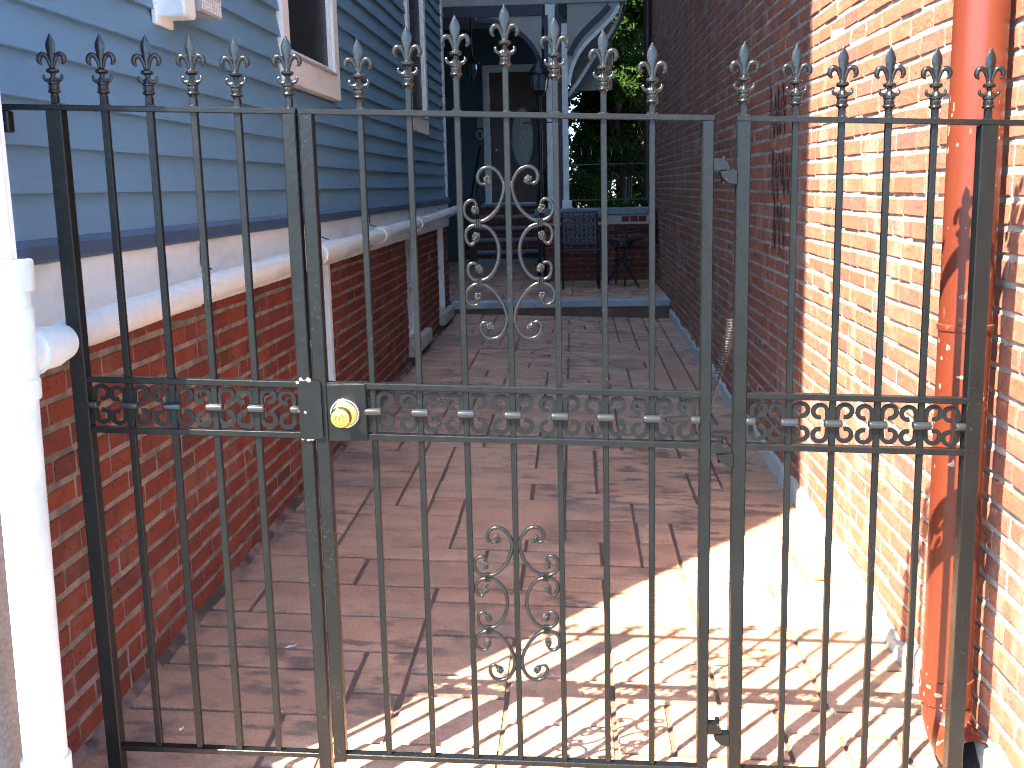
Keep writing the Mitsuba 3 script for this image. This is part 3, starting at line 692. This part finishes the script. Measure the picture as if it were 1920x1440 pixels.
# brass knob on its rose
kb = gput('door_knob', move(lathe([(.0001, -.058), (.0110, -.0585), (.0125, -.0575), (.0205, -.0560), (.0235, -.052), (.0240, -.044), (.0215, -.038), (.0140, -.030), (.0115, -.024), (.0120, -.012), (.0140, 0)], 32, axis='y'), (-.4795, -.018, .9585)), 'brass', gt, smooth=35, label='round brass door knob with a keyhole')
gput('rose', move(lathe([(.0305, 0), (.0300, -.005), (.0270, -.0085), (.0180, -.0115), (.0120, -.0125)], 36, axis='y'), (-.4795, -.0175, .9585)), 'brass', kb, smooth=35)
gput('rose_rim', move(lathe([(.0335, 0), (.0340, -.003), (.0325, -.0055), (.0300, -.006)], 36, axis='y'), (-.4795, -.0172, .9585)), 'chrome', kb, smooth=35)
gput('key_cylinder', move(lathe([(.0001, -.0605), (.0085, -.0605), (.0095, -.0595), (.0098, -.0570)], 24, axis='y'), (-.4795, -.018, .9585)), 'brass', kb, smooth=35)
gput('keyhole', MB().box(-.4801, -.4789, -.0792, -.0787, .9540, .9625), 'dark_inside', kb)
# hinges: a curved leaf on the gate over a curved leaf on the post
def hinge_leaf(P, t0, t1):
    e = plate(Polygon(P).buffer(-.002).buffer(.002), t1 - t0); v = np.array(e.vertices); return np.c_[v[:, 0], t0 + v[:, 2], v[:, 1]], np.array(e.faces)
for zc in (1.478, .858, .183):
    a = hinge_leaf([(.336, zc + .022), (.357, zc + .020), (.366, zc + .010), (.371, zc - .002), (.336, zc - .004)], -.016, .010)
    b = hinge_leaf([(.385, zc - .004), (.349, zc - .006), (.354, zc - .018), (.366, zc - .030), (.385, zc - .034)], -.016, .010)
    k = gput('hinge', a, 'iron', gt); gput('knuckle', b, 'iron', k)
    gput('pin', move(lathe([(.0001, .030), (.005, .029), (.006, .026), (.006, -.026), (.0001, -.028)], 12), (.361, .012, zc - .004)), 'iron', k, smooth=40)
# closing spring between the post and the gate
sp = thing('gate_spring', 'thin steel coil spring hanging between the gate edge and its right post', 'spring')
c = spline([(.3835, .028, 1.150), (.3815, .034, 1.115), (.3720, .042, 1.070), (.3590, .046, 1.025), (.3470, .044, .990), (.3380, .034, .962)], 700)
p, t_, A, B = frames(c); th = np.linspace(0, 2 * np.pi * 32, 700)
hel = p + .0082 * (np.cos(th)[:, None] * A + np.sin(th)[:, None] * B)
gput('coil', tubem(hel, .0013, 6), 'steel_spring', sp, smooth=True)
gput('hook', tubem(spline([(.3835, .028, 1.150), (.384, .022, 1.162), (.386, .014, 1.168), (.3885, .012, 1.160)], 12), .0014, 6), 'steel_spring', sp, smooth=True)
gput('hook', tubem(spline([(.338, .034, .962), (.336, .026, .952), (.332, .016, .948), (.330, .012, .954)], 12), .0014, 6), 'steel_spring', sp, smooth=True)

# ------------------------------------------------------------------ red downpipe on the brick wall
rp = thing('downpipe', 'terracotta red downpipe with a curved shoe at the foot of the sunlit brick wall', 'downpipe')
RX, RY, RR = .962, .235, .060
put('pipe', tubem([(RX, RY, z) for z in np.linspace(.17, 9.0, 10)], RR, 36), 'red_paint', rp, smooth=40)
ring = lambda z0, z1, r: (lathe([(RR, z0 - .002), (r, z0), (r + .0006, (z0 + z1) / 2), (r, z1), (RR, z1 + .002)], 36)[0] + [RX, RY, 0], lathe([(RR, 0)] * 5, 36)[1])
put('joint_band', ring(1.093, 1.106, RR + .003), 'red_paint', rp, smooth=40)
put('joint_band', ring(.150, .215, RR + .004), 'red_paint', rp, smooth=40)
sh = spline([(RX, RY, .20), (RX, RY, .15), (RX + .002, RY - .010, .115), (RX + .006, RY - .038, .080), (RX + .014, RY - .085, .060), (RX + .020, RY - .118, .052)], 26)
put('shoe', tubem(sh, RR * .985, 36, cap=False), 'red_paint', rp, smooth=50)
put('shoe_mouth', tubem(sh[:-1], RR * .93, 30, cap=False), 'dark_inside', rp, smooth=50)
d_ = sh[-1] - sh[-2]; d_ /= np.linalg.norm(d_)
put('shoe_rim', tubem([sh[-1] - d_ * .006, sh[-1] + d_ * .004], RR * .992, 36, cap=False), 'red_paint', rp, smooth=50)
put('wall_clip', MB().box(RX, XR, RY - .02, RY + .02, 2.4, 2.45), 'red_paint', rp)

# ------------------------------------------------------------------ litter on the floor
for (x, y, a, mtl, lb, ct) in ((-.86, .77, .5, 'paper', 'thin scrap of white litter in a floor joint', 'litter'), (-1.02, .24, 1.2, 'paper', 'tiny white crumb of litter low on the floor by the fence', 'litter'), (.93, 1.50, .3, 'dry_leaf', 'dry brown leaf lying against the foot of the sunlit wall', 'leaf')):
    P = np.array([(-.026, -.004, 0), (-.008, .006, .006), (.012, .004, .003), (.030, -.002, .007), (.008, -.007, .002)]) * ({'paper': np.array([.8, .45, .7]) if x > -1 else np.array([.35, .6, .6]), 'dry_leaf': 1.2}[mtl])
    R = np.array([[math.cos(a), -math.sin(a), 0], [math.sin(a), math.cos(a), 0], [0, 0, 1]])
    P = P @ R.T + [x, y, fz(x, y) + .003]
    V = np.vstack([P, P + [0, 0, .0008]]); i = np.arange(5); j = (i + 1) % 5
    F = np.vstack([[[0, 1, 4], [1, 2, 4], [2, 3, 4]], np.array([[5, 6, 9], [6, 7, 9], [7, 8, 9]]), np.c_[i, j, j + 5], np.c_[i, j + 5, i + 5]])
    put('litter_scrap' if ct == 'litter' else 'fallen_leaf', (V, F), mtl, label=lb, cat=ct)

# ================================================================== terrace at the back
ZT = .25
st = thing('stone_step', 'grey granite step edge crossing the far end of the alley floor', 'step')
put('kerb', cbox(XL - .05, XR - .002, 9.0, 9.24, .185, ZT + .004, .008), 'granite', st, label='rough grey granite nosing')
put('riser', MB().box(XL - .05, XR - .002, 9.03, 9.2, -.05, .186), 'joint', st)
m = MB(); m.add([(-3.6, 9.22, ZT - .008), (XR + .6, 9.22, ZT - .008), (XR + .6, 20, ZT + .03), (-3.6, 20, ZT + .03), (-3.6, 9.22, -.2), (XR + .6, 9.22, -.2)], [[0, 1, 2, 3], [0, 4, 5, 1]])
tk = put('terrace', m, 'joint', kind='structure')
y = 9.25
while y < 15.0:
    h = float(rng.choice([.31, .46, .31])); x = -2.3
    while x < XR:
        w = float(rng.choice([.46, .62, .31, .77])); x1 = min(x + w, XR)
        if x1 - x > .06:
            zz = ZT - .001 + .003 * (y - 9.25)
            put('slab', MB().add(*cbox(x + .006, x1 - .006, y + .006, y + h - .006, zz - .015, zz, .004)), SLABS[rng.integers(3)], tk)
        x = x1
    y += h
# low garden wall with a concrete cap
gw = thing('garden_wall', 'low red brick garden wall with a concrete cap behind the patio chairs', 'wall')
GX0, GX1, GY, GZ = -.42, 1.04, 11.40, 1.075
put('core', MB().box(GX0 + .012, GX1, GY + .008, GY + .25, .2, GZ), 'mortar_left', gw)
put('core', MB().box(GX0 + .012, GX0 + .24, GY + .25, 15.0, .2, GZ), 'mortar_left', gw)
k = 0; z = .262
while z + .06 < .96:
    off = (k % 2) * .105; x = GX0 - off
    while x < GX1:
        a, b = max(x + .006, GX0), min(x + .204, GX1)
        if b - a > .03:
            V, F = brick_mesh(0, -1, a, b, z + .006, z + .064); put('brick', (np.c_[V[:, 1], V[:, 0] + GY, V[:, 2]], F), 'brick_left', gw)
        x += .21
    z += .07; k += 1
put('mortar_course', cbox(GX0, GX1, GY - .004, GY + .02, .955, GZ, .004), 'parging', gw, label='whitish mortar-smeared course under the cap')
x = GX0
while x < GX1 - .02:
    if rng.random() < .55:
        V, F = brick_mesh(0, -1, x + .006, min(x + .1, GX1), .985, 1.055); put('brick', (np.c_[V[:, 1], V[:, 0] + GY - .006, V[:, 2]], F), 'brick_left', gw)
    x += .105
put('cap', cbox(GX0 - .03, GX1, GY - .035, GY + .30, GZ, GZ + .085, .008), 'bluestone', gw)
put('cap', cbox(GX0 - .03, GX0 + .27, GY + .302, 15.0, GZ, GZ + .085, .008), 'bluestone', gw)
# steps up to the porch door
ps = thing('porch_steps', 'brick steps with grey stone treads rising to the porch door', 'steps')
SX0, SX1, SY0, NS, RI, TR = -1.66, -.43, 14.9, 5, .178, .29
for k in range(NS):
    y0 = SY0 + k * TR; z0, z1 = ZT + .02 + k * RI, ZT + .02 + (k + 1) * RI
    put('core', MB().box(SX0, SX1, y0 + .01, SY0 + NS * TR + .4, z0, z1 - .045), 'mortar_left', ps)
    x = SX0 - (k % 2) * .1
    while x < SX1:
        a, b = max(x + .006, SX0), min(x + .204, SX1)
        if b - a > .03:
            for q in range(2):
                V, F = brick_mesh(0, -1, a, b, z0 + .004 + q * .064, z0 + .060 + q * .064); put('brick', (np.c_[V[:, 1], V[:, 0] + y0 + .004, V[:, 2]], F), 'brick_left', ps)
        x += .21
    put('tread', cbox(SX0 - .02, SX1 + .002, y0 - .025, y0 + TR + .01, z1 - .044, z1, .006), 'bluestone', ps)
put('landing_slab', cbox(SX0 - .02, SX1 + .002, SY0 - .42, SY0 - .03, ZT - .05, ZT + .075, .008), 'bluestone', ps)
# ------------------------------------------------------------------ rear house with its door
rh = thing('rear_house', 'dark blue clapboard back wing with the porch door at the end of the alley', 'house')
RYW = 16.5; ZD = ZT + .02 + NS * RI
put('wall', MB().box(-8, -.05, RYW + .015, RYW + 7, -.3, 10.5).box(-8, -2.62, HB + .02, RYW + .014, -.3, 9.2), 'rear_siding', rh)
DX0, DX1, DZ1 = -1.36, -.26, 3.34
for k in range(32):
    z0 = ZD + .1 + k * .1075
    for a, b in (((-2.6, DX0 - .115), (DX1 + .115, -.13)) if z0 < DZ1 + .06 else ((-2.6, -.13),)):
        put('siding_board', clap(RYW, -1, a, b, z0, z0 + .1075, along='x'), 'rear_siding', rh)
put('corner_board', MB().box(-.13, -.04, RYW - .02, RYW + .1, ZD, 8), 'white_paint', rh)
for a, b, c, d in ((DX0 - .11, DX0, ZD + .02, DZ1 + .12), (DX1, DX1 + .11, ZD + .02, DZ1 + .12), (DX0, DX1, DZ1, DZ1 + .12)):
    put('door_casing', cbox(a, b, RYW - .03, RYW + .02, c, d, .004), 'white_paint', rh)
put('threshold', cbox(DX0 - .13, DX1 + .13, RYW - .16, RYW - .002, ZD - .155, ZD + .02, .005), 'white_paint', rh)
dr_ = put('door', cbox(DX0 + .002, DX1 - .002, RYW - .008, RYW + .03, ZD + .02, DZ1 - .002, .003), 'door_wood', rh, label='dark wooden door with an oval glass light')
oc = ((DX0 + DX1) / 2, 2.262)
def oval(a, b, n=48): t = np.arange(n) * 2 * np.pi / n; return np.c_[oc[0] + a * np.cos(t), oc[1] + b * np.sin(t)]
e = plate(Polygon(oval(.180, .490)), .006); v = np.array(e.vertices); put('pane', (np.c_[v[:, 0], RYW - .016 + v[:, 2], v[:, 1]], e.faces), 'frosted', dr_, label='oval frosted glass')
e = plate(Polygon(oval(.203, .520)).difference(Polygon(oval(.178, .485))), .014); v = np.array(e.vertices); put('oval_frame', (np.c_[v[:, 0], RYW - .022 + v[:, 2], v[:, 1]], e.faces), 'door_wood', dr_)
m = MB()
for (x0, z0, x1, z1) in ((-.03, .26, .04, .10), (.04, .10, -.05, -.02), (-.05, -.02, .06, -.12), (-.05, .14, .05, .02), (.05, .02, -.02, -.14), (.0, -.16, .05, -.3), (.05, -.3, .07, -.36), (-.04, .2, .03, .3)):
    m.bar((oc[0] + x0, RYW - .018, oc[1] + z0), (oc[0] + x1, RYW - .018, oc[1] + z1), .005, .012, up=(0, 1, 0))
put('came', m, 'lead', dr_)
put('knob', move(lathe([(.0001, -.06), (.022, -.055), (.028, -.04), (.02, -.025), (.012, -.02), (.012, 0)], 16, axis='y'), (DX0 + .10, RYW - .005, 2.06)), 'brass', dr_, smooth=40)
for (x0, x1, z0, z1) in ((DX0 + .12, DX1 - .12, ZD + .14, ZD + .40),): put('panel', cbox(x0, x1, RYW - .016, RYW - .007, z0, z1, .006), 'door_wood', dr_)
ic = put('intercom', cbox(-1.585, -1.465, RYW - .05, RYW - .012, 2.44, 2.64, .006), 'trim_grey', rh, label='pale intercom box on the wall by the door')
t = np.arange(8) * np.pi / 4 + np.pi / 8
e = plate(Polygon(np.c_[-1.536 + .078 * np.cos(t), 2.325 + .085 * np.sin(t)]), .02); v = np.array(e.vertices)
db = put('doorbell', (np.c_[v[:, 0], RYW - .035 + v[:, 2], v[:, 1]], e.faces), 'trim_grey', rh, label='octagonal doorbell plate below the intercom')
put('button', cbox(-1.562, -1.510, RYW - .042, RYW - .034, 2.28, 2.37, .003), 'black_metal', db)
# ------------------------------------------------------------------ porch
po = thing('porch', 'white porch with navy trim and arched brackets at the end of the alley', 'porch')
QY = 11.50
put('ceiling', MB().box(-2.6, -.02, QY + .15, RYW, 4.05, 4.12), 'trim_grey', po)
put('roof', MB().box(-2.7, .02, QY - .15, RYW + .2, 4.13, 4.3).box(.02, .75, QY - .15, QY + .35, 4.13, 4.3), 'brown_metal', po)
put('beam', cbox(-2.6, .70, QY, QY + .14, 3.63, 4.045, .005), 'trim_grey', po)
put('beam_trim', MB().box(-2.6, -.31, QY - .006, QY + .02, 3.50, 3.63), 'dark_navy', po)
pk = put('post', cbox(-.285, -.140, QY + .004, QY + .15, GZ + .086, 3.63, .006), 'white_paint', po, label='thick white porch post standing on the garden wall')
put('groove', MB().box(-.138, -.092, QY + .03, QY + .14, GZ + .09, 3.5), 'dark_navy', pk)
put('pilaster', cbox(-.090, -.015, QY + .004, QY + .15, GZ + .086, 3.4, .006), 'white_paint', pk)
put('base_block', cbox(-.105, .018, QY - .015, QY + .17, GZ + .0855, GZ + .19, .006), 'white_paint', pk)
put('trim', MB().box(-.30, -.25, QY - .008, QY + .003, 2.85, 3.50), 'dark_navy', pk)
put('trim', MB().box(-.165, -.115, QY - .008, QY + .003, 2.68, 3.62), 'dark_navy', pk)
def arch(P, th, y0, y1): 
    e = plate(P, y1 - y0); v = np.array(e.vertices); return np.c_[v[:, 0], y0 + v[:, 2], v[:, 1]], np.array(e.faces)
a_ = np.linspace(0, np.pi / 2, 16)
left = [(-.325, 3.495), (-1.15, 3.495)] + [(-1.12 + .78 * np.sin(q) ** 1.0, 3.47 - .66 * (1 - np.cos(q))) for q in a_] 
bk = put('bracket', arch(Polygon(left), 0, QY + .01, QY + .05), 'trim_grey', po, label='pale spandrel bracket left of the post')
cc = np.array(left[2:])
put('edge', arch(LineString(cc).buffer(.028, cap_style=2), 0, QY - .004, QY + .009), 'dark_navy', bk)
curve = spline([(-.015, 2.60), (.015, 2.78), (.10, 3.00), (.26, 3.20), (.44, 3.36), (.58, 3.52), (.66, 3.72)], 40)
right = [(-.015, 3.625)] + [tuple(q) for q in curve] + [(.66, 3.625)] if False else [(-.014, 3.628), (-.014, 2.60)] + [tuple(q) for q in curve[1:] if q[1] < 3.62] + [(.63, 3.628)]
bk2 = put('bracket', arch(Polygon(right).buffer(0), 0, QY + .02, QY + .06), 'trim_grey', po, label='curved pale eave bracket sweeping right of the post')
put('edge', arch(LineString(curve[2:-4]).buffer(.022, cap_style=2), 0, QY - .006, QY + .018), 'white_paint', bk2)
off = curve + np.array([-.045, .12])
put('stripe', arch(LineString([q for q in off if q[1] < 3.6 and q[0] > 0]).buffer(.035, cap_style=2), 0, QY + .006, QY + .0195), 'dark_navy', bk2)
dg = spline([(-.02, 2.56), (.16, 2.78), (.36, 3.08), (.60, 3.42), (.70, 3.70)], 30)
put('diagonal_brace', arch(LineString(dg).buffer(.028, cap_style=2), 0, QY + .3, QY + .36), 'white_paint', po)
put('diagonal_brace', arch(LineString(dg - [.0, .06]).buffer(.02, cap_style=2), 0, QY + .29, QY + .299), 'dark_navy', po)
put('side_panel', MB().box(.02, .56, QY + .8, QY + .84, 2.66, 3.9), 'trim_grey', po, label='pale panel under the eave right of the post')
# hanging lantern under the porch
hl = thing('hanging_lantern', 'small black hanging lantern with clear glass on a rod under the porch', 'lantern')
hx, hy = -1.42, 14.0
put('rod', tubem([(hx, hy, 4.06), (hx, hy, 3.32)], .012, 8), 'black_metal', hl, smooth=40)
put('cap', move(lathe([(.0001, .12), (.03, .11), (.05, .05), (.12, .01), (.12, 0), (.0001, 0)], 12), (hx, hy, 3.22)), 'black_metal', hl, smooth=30)
put('glass', move(lathe([(.075, .0), (.08, -.08), (.055, -.18), (.02, -.2)], 8), (hx, hy, 3.22)), 'lantern_glass', hl)
m = MB()
for k in range(8): a = k * np.pi / 4; m.tube([(hx + .077 * np.cos(a), hy + .077 * np.sin(a), 3.22), (hx + .082 * np.cos(a), hy + .082 * np.sin(a), 3.14), (hx + .056 * np.cos(a), hy + .056 * np.sin(a), 3.04)], .005, 5)
m.tube([(hx, hy, 3.03), (hx, hy, 2.96)], [.025, .004], 8)
put('cage', m, 'black_metal', hl, smooth=40)
# lamp post on the terrace
lp = thing('lamp_post', 'black lamp post with a glass lantern head in front of the porch post', 'lamp')
lx, ly = -.355, 11.05
put('pole', tubem([(lx, ly, ZT), (lx, ly, ZT + .5), (lx, ly, 2.52)], [.042, .030, .026], 14), 'black_metal', lp, smooth=40)
put('base', move(lathe([(.085, 0), (.085, .05), (.06, .09), (.05, .3), (.034, .34)], 16), (lx, ly, ZT)), 'black_metal', lp, smooth=30)
put('crossbar', tubem([(lx - .22, ly, 2.20), (lx + .16, ly, 2.20)], .008, 8), 'black_metal', lp, smooth=40)
put('cap', move(lathe([(.0001, .24), (.015, .22), (.02, .16), (.06, .11), (.135, .02), (.135, 0), (.0001, 0)], 16), (lx, ly, 2.76)), 'black_metal', lp, smooth=30)
put('glass', move(lathe([(.105, 0), (.11, -.06), (.085, -.19), (.05, -.21)], 8), (lx, ly, 2.76)), 'lantern_glass', lp)
m = MB()
for k in range(8): a = k * np.pi / 4; m.tube([(lx + .107 * np.cos(a), ly + .107 * np.sin(a), 2.76), (lx + .112 * np.cos(a), ly + .112 * np.sin(a), 2.70), (lx + .087 * np.cos(a), ly + .087 * np.sin(a), 2.57)], .006, 5)
m.add(*move(lathe([(.088, .0), (.06, -.03), (.03, -.06), (.03, -.1)], 14), (lx, ly, 2.57)))
put('cage', m, 'black_metal', lp, smooth=40)
# stair railing
sr = thing('stair_railing', 'black iron railing with a stout newel on the left of the porch steps', 'railing')
rx = -1.52
put('newel', cbox(rx - .055, rx + .055, 14.35, 14.45, ZT, 1.32, .006), 'black_metal', sr)
put('handrail', barm((rx, 14.42, 1.25), (rx, 16.35, 2.12), .05, .05, c=.01), 'black_metal', sr)
for k in range(12): 
    yb = 14.6 + k * .14; z1 = 1.25 + (yb - 14.42) * .45
    put('baluster', tubem([(rx, yb, z1 - .85), (rx, yb, z1)], .009, 6), 'black_metal', sr, smooth=40)
# iron railing on the cap of the garden wall
rf = thing('cap_railing', 'thin black iron railing standing on the garden wall in front of the foliage', 'railing')
ry = GY + .2
for z in (1.26, 1.70): put('rail', barm((-.02, ry, z), (GX1, ry, z), .016, .016), 'black_metal', rf)
for k in range(9):
    x = .01 + k * .125
    p_ = put('baluster', MB().tube([(x, ry, GZ + .08), (x, ry, 1.86)], .007, 6), 'black_metal', rf, smooth=40)
    put('spear', move(lathe([(.0001, 0), (.016, .02), (.012, .05), (.0001, .13)], 8), (x, ry, 1.80)), 'black_metal', p_, smooth=40)
# patio furniture
def lattice_chair(x, y, a, label, group=None, seat=.45):
    c = thing('patio_chair', label, 'chair')
    R = np.array([[math.cos(a), -math.sin(a), 0], [math.sin(a), math.cos(a), 0], [0, 0, 1]])
    def pl(name, VF): put(name, (VF[0] @ R.T + [x, y, ZT + .004], VF[1]), 'chair_metal', c)
    for s in (-1, 1):
        pl('leg', tubem([(s * .21, -.22, 0), (s * .21, -.20, seat)], .011, 8)); pl('leg', tubem([(s * .21, .24, 0), (s * .21, .20, seat), (s * .21, .27, .86)], .011, 8))
        pl('armrest', tubem([(s * .23, -.2, seat), (s * .24, -.2, .64), (s * .24, .0, .66), (s * .22, .24, .66)], .011, 8))
    pl('seat', cbox(-.21, .21, -.22, .21, seat - .012, seat + .006, .004))
    for k in range(8): xx = -.19 + k * .0543; pl('slat', barm((xx, .215, seat + .04), (xx, .275, .85), .034, .004, up=(0, -1, .1)))
    for k in range(7): f_ = k / 6; pl('slat', barm((-.215, .207 + .06 * f_, seat + .06 + .36 * f_), (.215, .207 + .06 * f_, seat + .06 + .36 * f_), .004, .030))
    return c
lattice_chair(.11, 10.55, 0.02, 'dark metal lattice-back patio chair left of the round table')
lattice_chair(.80, 10.75, -1.35, 'dark metal patio chair turned sideways against the right wall')
bt = thing('bistro_table', 'small round dark metal table between the two patio chairs', 'table')
tx, ty, tz = .60, 10.60, ZT + .56
put('tabletop', move(lathe([(.0001, .012), (.235, .012), (.245, .004), (.245, -.014), (.232, -.016), (.0001, -.012)], 32), (tx, ty, tz)), 'chair_metal', bt, smooth=30)
for s in (-1, 1):
    for q in (-1, 1): put('leg', tubem([(tx + s * .20, ty + q * .13, ZT), (tx - s * .14, ty + q * .12, tz - .012)], .010, 8), 'chair_metal', bt, smooth=40)
put('ring', tubem([(tx + .12 * np.cos(q), ty + .12 * np.sin(q), tz - .25) for q in np.linspace(0, 2 * np.pi, 25)], .007, 6), 'chair_metal', bt, smooth=40)

# ------------------------------------------------------------------ foliage behind the wall
def leaves(C, S, n, size, seed, flat=.35):
    """n two-faced leaves scattered through ellipsoid clumps with centres C and radii S"""
    r = np.random.default_rng(seed)
    w = np.array([s[0] * s[1] * s[2] for s in S]) ** .67; idx = r.choice(len(C), n, p=w / w.sum())
    d = r.normal(size=(n, 3)); d /= np.linalg.norm(d, axis=1, keepdims=True)
    rad = r.random(n) ** .45
    P = np.asarray(C)[idx] + d * rad[:, None] * np.asarray(S)[idx]
    nrm = d * .6 + r.normal(size=(n, 3)) * .7 + [0, -.1, .5]; nrm /= np.linalg.norm(nrm, axis=1, keepdims=True)
    a = np.cross(nrm, r.normal(size=(n, 3))); a /= np.linalg.norm(a, axis=1, keepdims=True); b = np.cross(nrm, a)
    L = size * (.65 + .7 * r.random(n))[:, None]
    tip, base, s1, s2 = P + a * L, P - a * L, P + b * L * .42 + nrm * L * .18, P - b * L * .42 + nrm * L * .18
    V = np.stack([base, s1, tip, s2], 1).reshape(-1, 3)
    i = np.arange(n)[:, None] * 4
    return V, np.vstack([i + [0, 1, 2], i + [0, 2, 3]])
def tree(label, x, y, h, clumps, n, size, seed, group='trees behind the garden wall', shift=0.0):
    tr = thing('leafy_tree', label, 'tree', None)
    r = np.random.default_rng(seed)
    put('trunk', tubem([(x, y, -.3), (x + .05, y, h * .3), (x - .03, y + .1, h * .6), (x, y, h * .85)], [.07, .055, .04, .02], 9), 'bark', tr, smooth=40)
    C, S = [], []
    for (cx, cy, cz, s, k) in clumps:
        for _ in range(k):
            C.append((max(cx + r.normal(0, s), .36 if s > .3 else .12), cy + r.normal(0, s * .8), cz + r.normal(0, s * .9))); q = s * (.35 + .35 * r.random()); S.append((q, q, q * .8))
    lim = MB()
    for c in C[::3]: lim.tube([(x, y, h * .3 + .2 * abs(c[2] - h * .3)), ((x + c[0]) / 2, (y + c[1]) / 2, (h * .3 + c[2]) / 2 + .1), c], [.05, .03, .008], 5)
    put('limbs', lim, 'bark', tr, smooth=40)
    put('crown', leaves(C, S, n, size, seed), 'leaf_b', tr)
    put('crown', leaves(C, S, n // 2, size, seed + 50), 'leaf_a', tr)
    put('crown', leaves(C, [(a * 1.1, b * 1.1, c * 1.1) for a, b, c in S], n // 5, size, seed + 90), 'leaf_c', tr)
tree('tall leafy tree with glints of sun beside the dark downpipe', .75, 14.6, 5.0, [(.6, 14.4, 2.4, .55, 16), (.75, 14.8, 3.4, .6, 18), (.95, 14.6, 4.4, .6, 16), (.25, 14.9, 2.9, .45, 10), (1.2, 14.4, 1.9, .4, 10), (.45, 14.6, 1.75, .35, 8)], 17000, .05, 3)
tree('dark leafy tree standing further back behind the porch post', 1.1, 19.5, 6.0, [(.40, 19.4, 1.5, .22, 8), (.40, 19.4, 3.1, .25, 8), (.55, 19.5, 2.2, .5, 14), (1.2, 19.8, 2.2, .6, 14), (1.6, 19.6, 3.5, .7, 16), (.8, 19.8, 4.6, .7, 18), (2.2, 20, 2.6, .7, 14)], 16000, .065, 11)
sb = thing('shrub', 'dark green shrub behind the left foot of the porch post', 'shrub')
put('foliage', leaves([(-.33, 12.3, 1.25), (-.36, 12.4, 1.5), (-.3, 12.5, 1.05)], [(.12, .2, .25), (.07, .15, .2), (.15, .2, .2)], 1500, .03, 77), 'leaf_b', sb)
put('stem', tubem([(-.33, 12.4, .3), (-.34, 12.4, 1.3)], .012, 6), 'bark', sb, smooth=40)
tree('broad leafy tree rising beyond the far end of the brick wall', 2.9, 14.6, 8.5, [(2.6, 14.2, 5.0, .9, 22), (3.2, 15.0, 6.8, 1.0, 22), (2.0, 13.6, 6.6, .8, 16), (3.6, 13.8, 3.4, .9, 16), (1.4, 12.4, 7.4, .6, 22), (.7, 11.6, 7.8, .5, 22), (.6, 10.6, 8.0, .5, 20)], 30000, .12, 31)
hb = thing('hedge', 'tall dark hedge closing the view behind the leafy trees', 'hedge')
r_ = np.random.default_rng(21); C = [(x_, 21.5 + r_.normal(0, .2), z_) for x_ in np.arange(-.1, 5.4, .38) for z_ in np.arange(.75, 4.6, .42)]
put('foliage', leaves(C, [(.36, .3, .34)] * len(C), 15000, .075, 23), 'leaf_b', hb)
put('stem', MB().tube([(1., 21.5, -.2), (1., 21.5, 3)], .05, 6).tube([(3., 21.5, -.2), (3., 21.5, 3)], .05, 6), 'bark', hb, smooth=40)
hg = thing('hedge', 'low hedge with bright gaps just above the cap of the garden wall', 'hedge')
put('foliage', leaves([(x, 13.0 + .3 * math.sin(9 * x), 1.15 + .25 * math.sin(5 * x + 1)) for x in np.linspace(-.1, 1.6, 14)], [(.16, .2, .30)] * 14, 5200, .04, 5), 'leaf_a', hg)
put('stem', MB().tube([(.3, 13, .2), (.32, 13, 1.2)], .02, 6).tube([(.9, 13, .2), (.88, 13, 1.2)], .02, 6), 'bark', hg, smooth=40)
